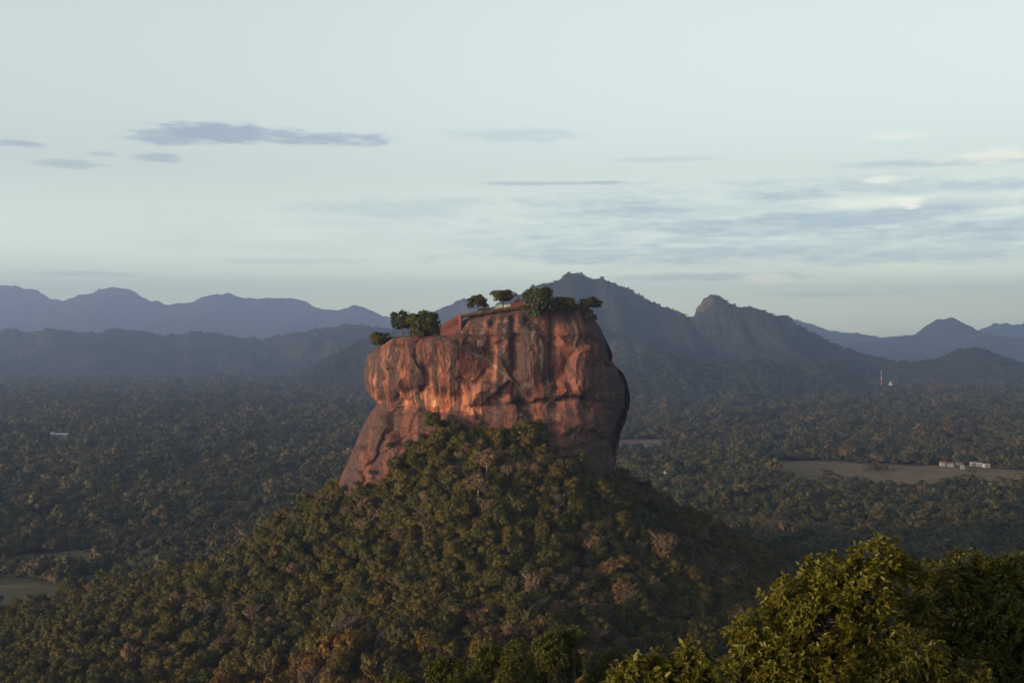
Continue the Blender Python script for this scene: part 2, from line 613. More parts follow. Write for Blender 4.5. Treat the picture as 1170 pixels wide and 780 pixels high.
sheet('river_bank', band((516, 690, 742), (511, 690, 762), (504.5, 690, 792), (502, 690, 770)), M_BANK, .35, 7)
m_w, t_w, o_w = new_mat('lake_water')
pw = t_w.n('ShaderNodeBsdfPrincipled')
pw.inputs['Base Color'].default_value = (.05, .055, .05, 1)
pw.inputs['Roughness'].default_value = .12
bw = t_w.n('ShaderNodeBump')
bw.inputs['Strength'].default_value = .05
gw = t_w.n('ShaderNodeNewGeometry')
t_w.link(t_w.noise(gw.outputs['Position'], .3, 3), bw.inputs['Height'])
t_w.link(bw.outputs[0], pw.inputs['Normal'])
t_w.link(pw.outputs[0], o_w.inputs[0])
sheet('lake', band((515, 690, 735), (511, 690, 745), (507, 690, 752)), m_w, .7, 8)


# ---- mountains: ridged height fields, each at its own distance
MOUNT_SAMPLES = []


def mountain(name, D, sil, front, back, step, spur=.35, seed=0, fine=8.0, forest=0, rocky=None, spacing=22):
    sil = np.array(sil, float)
    xs = (sil[:, 0] - CX) / F * D
    zs = CAM_Z + (HY - sil[:, 1]) / F * D
    x = np.arange(xs[0], xs[-1] + step, step)
    zr = np.interp(x, xs, zs)
    q = x / D * F
    zr = zr + D / F * (1.2 * vnoise(q / 4.6, seed, 1) + 1.7 * vnoise(q / 13.0, seed, 2)) * np.clip((zr - CAM_Z) / (6 * D / F), 0, 1)
    nv_f, nv_b = int(front / step), int(back / step / 1.5)
    v = np.concatenate([np.linspace(-1, 0, nv_f, endpoint=False), np.linspace(0, 1, nv_b)])
    X, V = np.meshgrid(x, v, indexing='ij')
    Z0 = np.repeat(zr[:, None], len(v), 1)
    n_big = fbm(X / front * 2.2 + seed, V * 1.5, seed * 1.7, 4)
    a = np.abs(V)
    lv = np.clip(a * (1 + .25 * n_big * np.clip(a * 3, 0, 1)), 0, 1)
    prof = (1 - lv) ** 1.35 * (1 - .15 * lv)
    ridg = 1 - np.abs(fbm(X / front * 4.5 + seed * 3 + .4 * V, V * 1.1 + .3 * np.sin(X / front * 3), seed, 4)) * 1.6
    mod = 1 - spur * np.clip(1 - ridg, 0, 1.2) * np.clip(a * 4, 0, 1)
    Z = Z0 * prof * mod + fine * fbm(X / (step * 6), V * front / (step * 6), seed, 3) * np.clip(prof * 3, 0, 1) * (.25 + .75 * np.clip(a * 6, 0, 1))
    Y = D + np.where(V < 0, V * front, V * back) + front * .10 * fbm(x / front * 2.5, seed * 2.2, 0, 3)[:, None] * (1 - a)
    Z = np.where(prof <= 0.001, -0.8, Z)
    edge = np.minimum(np.arange(len(x)), np.arange(len(x))[::-1])[:, None] / 3.0
    Z = np.where(edge < 1, Z * edge - .8 * (1 - edge), Z)
    rk = np.zeros_like(Z)
    if rocky:
        for px, py, rad in rocky:
            p = P(px, py, D)
            rk = np.maximum(rk, np.clip(1.2 - np.hypot(X - p[0], Z - p[2]) / (rad * D / F), 0, 1))
    me = mesh_np(name, np.stack([X, Y, Z], -1).reshape(-1, 3), grid_faces(len(x), len(v)), [M_MOUNT], {'rocky': rk.ravel()}, smooth=True)
    o = link(name, me, kind='structure')
    if forest:
        sel = (V < .15) & (Z > 6) & (rk < .3)
        pts = np.stack([X[sel], Y[sel], Z[sel]], -1)
        n = int(forest * len(pts) * step * step / spacing ** 2)
        idx = rng.choice(len(pts), min(n, len(pts)), replace=False)
        MOUNT_SAMPLES.append(pts[idx] + rng.normal(0, step * .3, (len(idx), 3)) * (1, 1, 0))
    return o


mountain('mountain', 26500, [(-130, 352), (-60, 336), (0, 327), (30, 328), (48, 334), (62, 341), (75, 342.5), (88, 338), (98, 335), (110, 334), (130, 329.5), (140, 331), (150, 331), (160, 336), (175, 344), (190, 348.5), (205, 349.5), (222, 345), (240, 340), (255, 337.5), (268, 336.5), (285, 342), (297, 342.5), (312, 339), (328, 337), (342, 341), (355, 349), (368, 354), (380, 355.5), (392, 351.5), (404, 350), (415, 351.5), (432, 358), (450, 364), (500, 376), (560, 392), (620, 400)],
         5600, 1800, 60, .30, 3.0, 38)
mountain('mountain', 14000, [(440, 392), (470, 371), (490, 358.5), (503, 353), (517, 347), (527, 341), (535, 341), (545, 346), (560, 351), (600, 362), (650, 385), (700, 400)], 2600, 1300, 34, .3, 5.0, 14, rocky=[(533, 352, 9)])
mountain('mountain', 24500, [(850, 372), (890, 360), (905, 359.5), (915, 364), (930, 371), (945, 377), (960, 381.5), (975, 380), (985, 381), (1000, 384), (1030, 384), (1060, 381), (1100, 379), (1112, 376), (1135, 371), (1155, 369.5), (1175, 367), (1230, 372), (1300, 390)], 4600, 1800, 56, .25, 8.0, 30)
mountain('mountain', 18000, [(960, 395), (1000, 389), (1025, 386), (1042, 384), (1052, 378), (1062, 371), (1068, 367), (1073, 365.5), (1078, 367), (1087, 362.5), (1094, 365), (1102, 372), (1115, 377), (1130, 380), (1150, 385), (1200, 389), (1290, 398)], 3400, 1500, 42, .3, 11.0, 18)
mountain('hill', 11000, [(-160, 386), (-80, 380), (0, 377), (12, 375.5), (22, 377), (34, 381), (48, 377.5), (62, 375.5), (80, 378), (95, 381), (115, 379), (140, 376.5), (165, 379), (190, 381), (220, 379.5), (250, 382), (275, 385), (300, 387), (315, 384), (332, 381.5), (345, 380), (362, 376), (380, 374), (410, 373), (440, 374), (480, 380), (540, 392), (600, 400)],
         2800, 1300, 36, .5, 14.0, 14, forest=.5, spacing=28)
mountain('hill', 6800, [(340, 430), (358, 420), (372, 411), (386, 404), (400, 397), (412, 391), (425, 384), (440, 378), (458, 373), (480, 378), (520, 394), (580, 410), (640, 424)], 1200, 800, 18, .3, 17.0, 8, forest=.9, spacing=17)
mountain('mountain', 8200, [(500, 396), (540, 372), (575, 345), (600, 333), (615, 326.5), (624, 324), (634, 322.5), (641, 318.5), (646, 313.5), (654, 311), (664, 312), (671, 315.5), (678, 319), (688, 318.5), (700, 323), (712, 328), (724, 334), (738, 340), (752, 346), (770, 354), (786, 360), (794, 362), (796.5, 354), (798, 348), (803, 346.5), (804.5, 341.5), (809, 341.5), (810.5, 337), (816.5, 336.5), (818.5, 340), (825, 342.5), (836, 347.5), (848, 351), (862, 353.5), (876, 357), (888, 361), (896, 360.5), (902, 364), (910, 371), (922, 380), (938, 388), (955, 396), (975, 403), (995, 409), (1030, 416), (1080, 424), (1120, 430)],
         2000, 1100, 12, .62, 20.0, 9, forest=1.0, rocky=[(808, 344, 8), (800, 352, 6), (905, 370, 6)], spacing=15)
mountain('hill', 7700, [(960, 428), (1000, 420), (1025, 413), (1045, 413), (1065, 411), (1082, 406), (1096, 401), (1108, 398.5), (1119, 397), (1130, 398.5), (1143, 405), (1158, 411), (1178, 416), (1210, 423), (1250, 428)], 1100, 700, 16, .3, 23.0, 8, forest=.9, spacing=17)
mountain('hill', 5700, [(640, 428), (680, 418), (710, 411), (730, 405), (752, 401), (770, 405), (790, 412), (815, 418), (838, 414), (860, 409), (885, 413), (915, 419), (945, 417), (970, 424), (985, 432), (995, 442)], 600, 700, 12, .35, 26.0, 7, forest=.9, spacing=15)
mountain('hill', 5100, [(640, 440), (690, 432), (720, 427), (745, 424), (765, 427), (790, 434), (830, 438), (860, 434), (895, 438), (930, 443), (980, 448)], 300, 450, 10, .3, 29.0, 5, forest=.9, spacing=15)

# ------------------------------------------------------------------ the rock
RD = 780.0
mpx = RD / F


def zy(py):
    return CAM_Z + (HY - np.asarray(py, float)) * mpx


def xp(px):
    return (np.asarray(px, float) - CX) * mpx


left = np.array([(575, 372), (560, 378), (541, 387), (520, 396), (503, 403), (485, 413), (472, 420), (465, 424.5), (457, 424), (452, 418.5), (446, 415), (433, 413), (420, 414), (410, 417), (403, 421), (395, 429), (389, 439), (386, 448), (384, 470), (382.5, 497), (377, 508), (370, 517), (363, 530), (357, 556), (352, 585), (347.5, 612), (344.5, 636)])
right = np.array([(575, 702), (555, 704), (533, 710), (513, 713), (500, 715), (480, 720), (470, 722.5), (460, 724), (450, 723.5), (443, 722), (433, 718), (425, 712.5), (418, 706), (414, 705), (409, 706), (402, 704), (395, 701), (384, 696), (373, 690), (364, 682.5), (357, 676.5), (351, 671), (347.5, 667), (344.5, 661)])
nth_f, nth_b = 860, 160
# angle list: front half (towards the viewer, sin<0) is sampled finely
th = np.concatenate([np.linspace(math.pi, 2 * math.pi, nth_f, endpoint=False), np.linspace(0, math.pi, nth_b, endpoint=False)])
pys = np.linspace(572, 344.5, 340)
pys[-60:] = np.linspace(pys[-60], 344.5, 60)
zz = zy(pys)
xl = xp(np.interp(-pys, -left[:, 0], left[:, 1])) - 2.2 * sstep(pys, 388, 400) * sstep(-pys, -470, -455)
xr = xp(np.interp(-pys, -right[:, 0], right[:, 1]))
n_se = 3.0
ce, se = np.cos(th), np.sin(th)
cx = np.sign(ce) * np.abs(ce) ** (2 / n_se)
cy = np.sign(se) * np.abs(se) ** (2 / n_se)
yc = 822.0
hd = np.interp(-pys, [-575, -520, -470, -455, -440, -400, -380, -365, -352, -344.5], [70, 62, 56, 54, 56, 57, 55, 49, 40, 24])
CXm, CYm = np.repeat(cx[:, None], len(pys), 1), np.repeat(cy[:, None], len(pys), 1)
X = (xl + xr) / 2 + CXm * (xr - xl) / 2
Y = yc + CYm * hd
Z = np.repeat(zz[None], len(th), 0)
# outward horizontal normal of the plan outline
nx = np.sign(ce) * np.abs(ce) ** (2 - 2 / n_se)
ny = np.sign(se) * np.abs(se) ** (2 - 2 / n_se)
nl = np.hypot(nx, ny)
NX, NY = (nx / nl)[:, None], (ny / nl)[:, None]
px = X / mpx + CX
py = HY - (Z - CAM_Z) / mpx
wig = 3.5 * fbm(px * .05, py * .05, 2.0, 3)
front = np.clip(-CYm * 1.4 - .1, 0, 1)
# left block: everything under the ramp line stands forward of the main face
ramp = np.interp(px, [400, 440, 503, 522, 545, 565, 583, 600, 625], [372, 378, 383, 390, 402, 416, 431, 446, 462])
amt = np.interp(px, [400, 500, 540, 583, 612, 640], [8, 6, 4, 2, .5, 0])
below = sstep(py - ramp - wig * .3, -1.5, 4.5)
d = front * amt * below
# lip of the overhang and the hollow beneath it
lip = np.interp(px, [395, 418, 432, 452, 470, 490, 515, 545, 562, 575, 590, 602, 628, 650, 690, 730], [447, 447, 448, 452, 438, 438, 441, 444, 448, 457, 456, 459, 453.5, 451, 454, 458]) + wig * .8
scal = np.interp(px, [440, 462, 480, 550, 566, 600], [0, 1, 1, 1, .4, .2])
lip = lip + scal * (7 * fbm(px * .05, 2.0, 6.0, 2) + 2 * vnoise(px * .21, 5.0, 2.0))
flr = np.interp(px, [395, 418, 440, 462, 480, 500, 525, 556, 566, 575, 590, 602, 628, 650, 690, 730], [453, 455, 461, 463, 467, 469, 469, 466, 464, 462, 461, 463, 458.5, 457, 460, 464]) + wig * .5
deep = np.interp(px, [395, 418, 440, 465, 500, 550, 566, 590, 640, 680, 730], [1.0, 1.6, 2, 2.4, 3, 3, 4.0, 5.0, 5.0, 4.2, 2.5])
under = sstep(py - lip, -1.5, 4.0 + 8 * scal)
over_floor = sstep(py - flr, -1.5, 1.5)
wedge = sstep(py - ramp, 2, 6) * sstep(px - (584 - (py - 430) * 1.0) + wig * .4, -1.5, 1.5) * (1 - sstep(px, 596, 612)) * sstep(-py, -466, -458)
d = d - 4.5 * wedge * front
d = d - 3.5 * np.exp(-((px - 472) / 8) ** 2 - ((py - 443) / 9) ** 2) * front
d = d - deep * under * (1 - over_floor * .62)
d = d + 1.0 * np.exp(-((py - lip + 6) / 7) ** 2) * front                     # swollen brow over the lip
# lower slabs spread outwards again
lower = np.clip(py - flr, 0, 120)
d = d + front * lower * .11 - front * amt * .55 * sstep(py - flr, 0, 25)
# dark gully between the left slab and the lower front
gl = np.interp(py, [455, 475, 500, 530, 560], [452, 447, 437, 424, 410])
gl = gl + 7 * fbm(py * .045, 3.0, 1.0, 3)
d = d - 3.2 * np.exp(-((px - gl) / (3.5 + 2.5 * vnoise(py * .06, 1, 1))) ** 2) * sstep(py, 462, 475) * front
gl2 = np.interp(py, [470, 520, 560], [478, 462, 440])
gl2 = gl2 + 8 * fbm(py * .05, 8.0, 4.0, 3)
d = d - 1.6 * np.exp(-((px - gl2) / 3.5) ** 2) * sstep(py, 470, 485) * front
# buttress and chimneys in the main face
d = d + front * 5 * np.exp(-((px - 608 - (py - 400) * .1) / 17) ** 2) * sstep(-py, -452, -440) * sstep(py, 352, 380)
d = d - front * 5 * np.exp(-((px - 588 - (py - 400) * .06) / 4.5) ** 2) * sstep(py, 356, 366) * sstep(-py, -436, -420)
d = d - front * 3.5 * np.exp(-((px - 632 - (py - 400) * .05) / 5) ** 2) * sstep(py, 352, 366) * sstep(-py, -450, -440)
d = d - front * 3.5 * np.exp(-((px - 560 + (py - 390) * .15) / 4) ** 2) * sstep(py, 362, 372) * sstep(-py, -415, -400) 
d = d - front * 4.5 * np.exp(-((px - 668 - (py - 380) * .12) / 5) ** 2) * sstep(py, 352, 366) * sstep(-py, -440, -420)
# the face turns away at its right corner
d = d - 27 * sstep(px + 5 * vnoise(py * .05, 0, 6), 658 + np.clip(py - 360, 0, 90) * .20, 722 + 0 * py) * np.clip(-CYm * 3, 0, 1)
# right flank bulges: dark shoulder split by a groove
d = d - 1.5 * np.exp(-((px - 697 - (py - 430) * .05) / 3.0) ** 2) * sstep(py, 405, 420) * sstep(-py, -520, -490)
d_feat = d
d = 0
# general relief
big = fbm(X * .03, Y * .03, Z * .03, 4)
mid = fbm(X * .11, Y * .11, Z * .07, 4)
flute = fbm(X * .22 + 3 * big, Y * .22, Z * .018, 3)
beds = fbm(X * .03, Y * .03, Z * .28 + 1.5 * big, 3)
small = fbm(X * .5, Y * .5, Z * .4, 3)
lowm = sstep(py, 452, 470)
crack = np.exp(-(np.abs(fbm(X * .045 + 9, Y * .045, Z * .06, 3)) / .045) ** 2)
d = d + 2.6 * big + .42 * mid + .35 * flute * (1 - .6 * lowm) + 1.3 * beds * (.25 + lowm) + .28 * small - .35 * crack * (1 - lowm)
fade = np.clip((py - 344) / 10, .15, 1)
rk_r = np.random.default_rng(42)
for csx, csy, amp_o, amp_t in ((50, 52, 2.6, .095), (20, 26, .7, .07)):
    nc = int(420 * 300 / (csx * csy))
    ccx, ccy = rk_r.uniform(360, 760, nc), rk_r.uniform(330, 600, nc)
    co, ctx, cty = rk_r.normal(0, amp_o * .55, nc), rk_r.normal(0, amp_t, nc), rk_r.normal(0, amp_t * .8, nc)
    best, acc, wsum = None, 0, 0
    wpx = px + 6 * fbm(px * .03, py * .03, csx, 3)
    wpy = py + 6 * fbm(px * .03, py * .03, csx + 7, 3)
    for k in range(nc):
        dist = np.hypot((wpx - ccx[k]) / csx, (wpy - ccy[k]) / csy)
        w = np.exp(-np.clip(dist, 0, 3) ** 2 * 26)
        acc = acc + w * (co[k] + ctx[k] * (px - ccx[k]) + cty[k] * (py - ccy[k]))
        wsum = wsum + w
    facet = np.clip(acc / (wsum + 1e-30), -2.5 * amp_o, 2.5 * amp_o)
    d = d + facet * np.clip(front * 2, 0, 1) * np.where(lowm > .5, .8, 1)
d = d * fade
X = X + NX * d * (1 - .55 * np.abs(CXm) ** 6) + np.where(CXm > .5, 1, 0) * 2.2 * sstep(py, 400, 440) * sstep(-py, -520, -470) * np.abs(CXm) ** 3
Y = Y + NY * d - np.clip(-CYm * 3, 0, 1) * d_feat * fade
Z = Z + .9 * fbm(X * .12, Y * .12, 4.0, 3) * np.clip((py - 344) / 20, 0, 1)
streaky = np.clip((1 - sstep(py - lip + 10 * vnoise(px * .25, 0, 4), -16, 2) * .8) + .15 * lowm, .12, 1)
fresh = under * (1 - sstep(py - flr + 4 * vnoise(px * .2, py * .2, 1), -2, 6)) * np.interp(px, [395, 420, 450, 462, 480, 545, 560, 580, 640, 690], [.8, .9, .35, .8, 1, 1, .7, .5, .3, .1])
drip = sstep(vnoise(px * .16, py * .01, 7.7), -.1, .5)
fresh = np.clip(fresh + .75 * drip * sstep(py - lip, -26, 0) * (1 - under) * np.interp(px, [455, 470, 555, 590], [0, 1, 1, 0]), 0, 1)
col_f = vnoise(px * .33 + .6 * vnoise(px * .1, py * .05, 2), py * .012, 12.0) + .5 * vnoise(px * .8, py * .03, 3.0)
fresh = fresh * (.30 + .70 * sstep(col_f, -.35, .35))
hang = sstep(vnoise(px * .24, py * .008, 21.0) + .35 * vnoise(px * .7, py * .02, 22.0), .05, .4) * sstep(py, 396, 432) * (1 - sstep(py - flr, -8, 0)) * np.interp(px, [412, 425, 440, 560, 590, 600], [.2, .8, .7, 1, .4, .2]) * front
fresh = np.maximum(fresh, .62 * hang)
fresh = fresh * np.clip(.75 + .8 * vnoise(px * .12, py * .12, 3.0), .15, 1) * np.clip(front * 1.5, 0, 1)
pale = np.exp(-((px - 619 - 1.5 * vnoise(py * .08, 0, 1) - (py - 410) * .04) / 1.7) ** 2) * sstep(py, 378, 392) * sstep(-py, -432, -400) * .8 * np.clip(.6 + vnoise(px * .6, py * .12, 2), 0, 1)
pale = pale * front
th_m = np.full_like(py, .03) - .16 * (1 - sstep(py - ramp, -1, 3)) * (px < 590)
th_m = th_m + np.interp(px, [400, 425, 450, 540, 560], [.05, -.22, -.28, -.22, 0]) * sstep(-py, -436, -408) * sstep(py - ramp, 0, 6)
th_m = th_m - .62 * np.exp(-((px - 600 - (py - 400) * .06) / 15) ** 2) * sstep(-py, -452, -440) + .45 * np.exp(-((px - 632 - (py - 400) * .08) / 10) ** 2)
th_m = th_m + .8 * np.exp(-((px - 573) / 13) ** 2 - ((py - 392) / 10) ** 2) + .35 * np.exp(-((px - 650) / 12) ** 2 - ((py - 420) / 40) ** 2)  # curtains thinned on lit patches: light put into the colour
th_m = th_m - .22 * sstep(px, 628, 650) - .7 * sstep(px - np.clip(py - 350, 0, 100) * .33, 655, 672)  # mask thickened to paint the shade of the right side
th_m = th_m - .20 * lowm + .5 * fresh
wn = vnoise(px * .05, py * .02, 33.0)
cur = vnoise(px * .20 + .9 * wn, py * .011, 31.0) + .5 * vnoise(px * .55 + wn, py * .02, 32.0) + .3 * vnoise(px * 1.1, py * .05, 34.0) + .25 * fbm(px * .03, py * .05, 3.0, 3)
stain_shade = sstep(cur - th_m, -.22, .28) * np.clip(front * 4, .55, 1) * sstep(py, 346, 356)
edge_line = np.exp(-((py - ramp - wig * .3 - 1.5) / 1.3) ** 2) * sstep(px, 498, 510) * (1 - sstep(px, 578, 590)) * front
crev = np.exp(-((py - (lip + flr) / 2) / 2.2) ** 2) * np.interp(px, [550, 570, 690, 700], [0, 1, 1, 0]) * .9  # shade inside the ledge crevice, painted as a dark line
shade_streaks = np.clip(crev * front + .85 * sstep(px, 674, 700) * sstep(vnoise(px * .1, py * .05, 5) + .5, 0, .7) + .5 * sstep(vnoise(px * .09, py * .02, 11), .25, .6) * (1 - lowm) * sstep(px, 560, 600), 0, .95)  # flank and crevice shade put into the colour, with dark streaks
verts = np.stack([X, Y, Z], -1)
nt, nz_ = len(th), len(pys)
faces = grid_faces(nt, nz_, True)
# close the top with shrinking rings
caps, atc = [], []
last = verts[:, -1]
cen = last.mean(0)
vlist = [verts.reshape(-1, 3)]
fl = [faces]
prev = np.arange(nt) * nz_ + nz_ - 1
base = nt * nz_
for k, s in enumerate((.8, .55, .3, .08)):
    ring = cen + (last - cen) * s
    ring[:, 2] = cen[2] + (last[:, 2] - cen[2]) * s + 1.2 * (1 - s)
    vlist.append(ring)
    idx = base + np.arange(nt)
    fl.append(np.stack([prev, np.roll(prev, -1), np.roll(idx, -1), idx], -1))
    prev = idx
    base += nt


def padded(a):
    return np.concatenate([np.broadcast_to(a, (nt, nz_)).ravel(), np.zeros(4 * nt)])


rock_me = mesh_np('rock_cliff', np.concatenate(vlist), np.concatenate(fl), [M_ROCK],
                  {'fresh': padded(fresh), 'slab': padded(lowm * np.clip(front * 3, 0, 1) * (1 - fresh) * np.interp(px, [380, 480, 560, 700], [1, .95, .55, .6])), 'streaky': padded(streaky), 'pale': padded(np.clip(pale + .45 * edge_line, 0, 1)), 'stain_shade': padded(stain_shade), 'shade_streaks': padded(shade_streaks)}, smooth=True)
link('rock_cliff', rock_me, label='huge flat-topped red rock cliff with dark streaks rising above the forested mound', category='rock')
ROCK_V = verts[:nth_f].reshape(-1, 3)


def rock_top(x, y0=None):
    """highest point of the rock near column x"""
    sel = np.abs(ROCK_V[:, 0] - x) < 1.2
    return ROCK_V[sel][:, 2].max()


# ------------------------------------------------------------------ trees
def leaf_quads(cent, nrm, size, r, droop=0.0, aspect=1.6):
    """one diamond-shaped, slightly folded leaf clump face per centre"""
    n = len(cent)
    t = r.normal(size=(n, 3))
    t -= (t * nrm).sum(1)[:, None] * nrm
    t /= np.linalg.norm(t, axis=1)[:, None] + 1e-9
    t[:, 2] -= droop
    t /= np.linalg.norm(t, axis=1)[:, None] + 1e-9
    b = np.cross(nrm, t)
    s = (size * r.uniform(.6, 1.35, n))[:, None]
    fold = nrm * s * .18
    v = np.stack([cent - t * s * aspect * .5, cent + b * s * .5 - fold, cent + t * s * aspect * .5, cent - b * s * .5 - fold], 1)
    return v.reshape(-1, 3), np.arange(n * 4).reshape(n, 4)


def rand_dir(r, n, up=-.35):
    d = r.normal(size=(n * 3, 3))
    d /= np.linalg.norm(d, axis=1)[:, None]
    return d[d[:, 2] > up][:n]


def crown_mesh(name, seed, H, rx, rz, n_lobe, per, size, mat, lobe_r=.42, fill=.25, up=-.3, cz=None, jit=.3, split=False):
    """uneven crown of many leaf-clump faces, base of tree at z=0"""
    r = np.random.default_rng(seed)
    cz = H - rz if cz is None else cz
    c, nn, ti = [], [], []
    dirs = rand_dir(r, n_lobe, up)
    subs = [(np.array([r.uniform(-.45, .45) * rx, r.uniform(-.45, .45) * rx, r.uniform(-.45, .35) * rz]), r.uniform(.5, .85)) for _ in range(3)] if split else [(np.zeros(3), 1.0)]
    for d in dirs:
        k = r.uniform(.5, .9)
        so, ss = subs[r.integers(len(subs))]
        lc = so * (1, 1, 1) + np.array([d[0] * rx * k * ss, d[1] * rx * k * ss, cz + d[2] * rz * k * ss])
        lr = rx * lobe_r * r.uniform(.65, 1.2)
        q = rand_dir(r, int(per * r.uniform(.7, 1.3)), -.55)
        rad = lr * (1 - .45 * r.random(len(q)) ** 2)
        c.append(lc + q * rad[:, None] * (1, 1, .8))
        nn.append(q + r.normal(0, jit, q.shape) + (0, 0, .25))
        ti.append(np.clip(r.normal(.5, .2) + r.normal(0, .14, len(q)), 0, 1))
    q = rand_dir(r, int(n_lobe * per * fill), -.4)
    c.append(np.array([0, 0, cz]) + q * np.array([rx, rx, rz]) * r.uniform(.3, .85, (len(q), 1)))
    nn.append(q + r.normal(0, .4, q.shape))
    ti.append(r.uniform(.2, .7, len(q)))
    c, nn, ti = np.concatenate(c), np.concatenate(nn), np.concatenate(ti)
    nn /= np.linalg.norm(nn, axis=1)[:, None]
    v, f = leaf_quads(c, nn, size, r)
    return mesh_np(name, v, f, [mat], per_face={'tint': ti})


def trunk_mesh(name, seed, H, rx, rad, mat, limbs=6, twigs=0, seg=6):
    r = random.Random(seed)
    b = MB()
    top = H * .62
    lean = (r.uniform(-.06, .06) * H, r.uniform(-.06, .06) * H)
    pts = [(lean[0] * t ** 2, lean[1] * t ** 2, -1.5 + (top + 1.5) * t) for t in (0, .12, .4, .7, 1)]
    b.tube(pts, [rad * 1.5, rad * 1.1, rad * .9, rad * .7, rad * .45], seg)
    for i in range(limbs):
        a = 2 * math.pi * (i + r.random() * .7) / limbs
        z0 = H * r.uniform(.32, .6)
        t0 = (z0 + 1.5) / (top + 1.5)
        s = (lean[0] * t0 ** 2, lean[1] * t0 ** 2, z0)
        L = rx * r.uniform(.6, .9)
        e = (s[0] + math.cos(a) * L, s[1] + math.sin(a) * L, z0 + H * r.uniform(.2, .38))
        mpt = (s[0] + math.cos(a) * L * .45, s[1] + math.sin(a) * L * .45, z0 + (e[2] - z0) * .6)
        b.tube([s, mpt, e], [rad * .5, rad * .34, rad * .14], max(4, seg - 2))
        for j in range(twigs):
            k = r.uniform(.3, 1)
            q = tuple(np.array(mpt) * (1 - k) + np.array(e) * k)
            aa = a + r.uniform(-1.3, 1.3)
            l2 = L * r.uniform(.25, .55)
            b.tube([q, (q[0] + math.cos(aa) * l2 * .6, q[1] + math.sin(aa) * l2 * .6, q[2] + l2 * .5), (q[0] + math.cos(aa) * l2, q[1] + math.sin(aa) * l2, q[2] + l2 * r.uniform(.5, 1.1))], [rad * .16, rad * .1, rad * .04], 4)
    return b.mesh(name, mat)


# prototypes, unit: metres; (trunk, crown) pairs
GREEN = []
for i in range(16):
    H = [11, 12.5, 10, 13, 9.5, 12, 14, 10.5, 11.5][i % 9]
    rx = [4.6, 5.2, 4.4, 5.0, 4.8, 5.6, 4.9, 4.2, 5.4][i % 9]
    GREEN.append((trunk_mesh('trunk', i, H, rx, .28, M_BARK), crown_mesh('crown', 100 + i, H, rx, rx * [1.0, .9, 1.1, 1.15, .85, .95, 1.25, 1.1, .9][i % 9], 26, 95, .60, M_FOREST, .33, .2, -.6, None, .38, i != 1)))
DRY = []
for i in range(5):
    H, rx = [10, 11, 9, 12, 10][i], [4.4, 5, 4.0, 5.2, 4.6][i]
    DRY.append((trunk_mesh('trunk', 40 + i, H, rx, .22, M_PALE_BARK, 8, 5), crown_mesh('crown', 140 + i, H, rx, rx * .9, 22, 64, .46, M_DRY, .32, .3, -.5, None, .4, True)))
BARE = []
for i in range(3):
    H, rx = [11, 12, 10][i], [4.6, 5, 4.2][i]
    BARE.append((trunk_mesh('trunk', 60 + i, H, rx, .24, M_PALE_BARK, 9, 9), crown_mesh('crown', 160 + i, H, rx, rx * .7, 12, 26, .34, M_DRY, .34, .5)))

BUSH = []
for i in range(4):
    BUSH.append((trunk_mesh('trunk', 80 + i, 6, 4, .2, M_BARK), crown_mesh('crown', 180 + i, 10, 5.2, 5.0, 26, 90, .7, M_FOREST, .34, .3, -.85, 5.0)))


def place_tree(name, pair, x, y, s, label, group, color, rz=None, z=None, sz=None):
    t = bpy.data.objects.new(name, None)
    COL.objects.link(t)
    t.empty_display_size = 1
    t.location = (x, y, ground_h(x, y) - .2 if z is None else z)
    t.rotation_euler = (0, 0, random.uniform(0, 6.28) if rz is None else rz)
    t.scale = (s, s, s if sz is None else sz)
    t['label'], t['category'] = label, 'tree'
    if group:
        t['group'] = group
    for nm, me in zip(('trunk', 'crown'), pair):
        o = bpy.data.objects.new(nm, me)
        COL.objects.link(o)
        o.parent = t
        o.color = (*color, 1)
    return t


random.seed(11)
# rock footprint test: where the rock face stands (front line by column)
prof_x = np.linspace(-122, 80, 120)
prof_z = np.arange(90, 165, 5.0)
FY = np.array([[np.min(np.where((np.abs(verts[..., 0] - x) < 4) & (np.abs(verts[..., 2] - z) < 5), verts[..., 1], 9e9)) for z in prof_z] for x in prof_x])


def in_rock(x, y, margin=2.0):
    i = np.clip(np.round(np.interp(x, prof_x, np.arange(len(prof_x)))).astype(int), 0, len(prof_x) - 1)
    k = np.clip(np.round((ground_h(x, y) + 3 - prof_z[0]) / 5).astype(int), 0, len(prof_z) - 1)
    return (y > FY[i, k] - margin) & (y < 900)


# scatter over the mound and its skirts (blue-noise by grid jitter)
cand = []
sp = 8.2
for gx_ in np.arange(-460, 420, sp):
    for gy_ in np.arange(430, 1010, sp):
        x, y = gx_ + random.uniform(-.46, .46) * sp, gy_ + random.uniform(-.46, .46) * sp
        cand.append((x, y))
cand = np.array(cand)
ch = ground_h(cand[:, 0], cand[:, 1])
rel = np.hypot((cand[:, 0] + 10) * 1.2, cand[:, 1] - 815)
rel = np.where((cand[:, 0] < -150) & (cand[:, 1] > 880), 999, rel)
scr_x = CX + cand[:, 0] / cand[:, 1] * F
scr_y = HY - (ch + 11 - CAM_Z) / cand[:, 1] * F
ok = (rel < 470) & ~in_rock(cand[:, 0], cand[:, 1], .3)


def inside(poly, x, y):
    n = len(poly)
    c = np.zeros(len(x), bool)
    j = n - 1
    for i in range(n):
        xi, yi = poly[i]
        xj, yj = poly[j]
        hit = ((yi > y) != (yj > y)) & (x < (xj - xi) * (y - yi) / (yj - yi + 1e-12) + xi)
        c ^= hit
        j = i
    return c


for poly in FIELDS:
    ok &= ~inside(poly, cand[:, 0], cand[:, 1])
cand, ch, rel, scr_x, scr_y = (a[ok] for a in (cand, ch, rel, scr_x, scr_y))
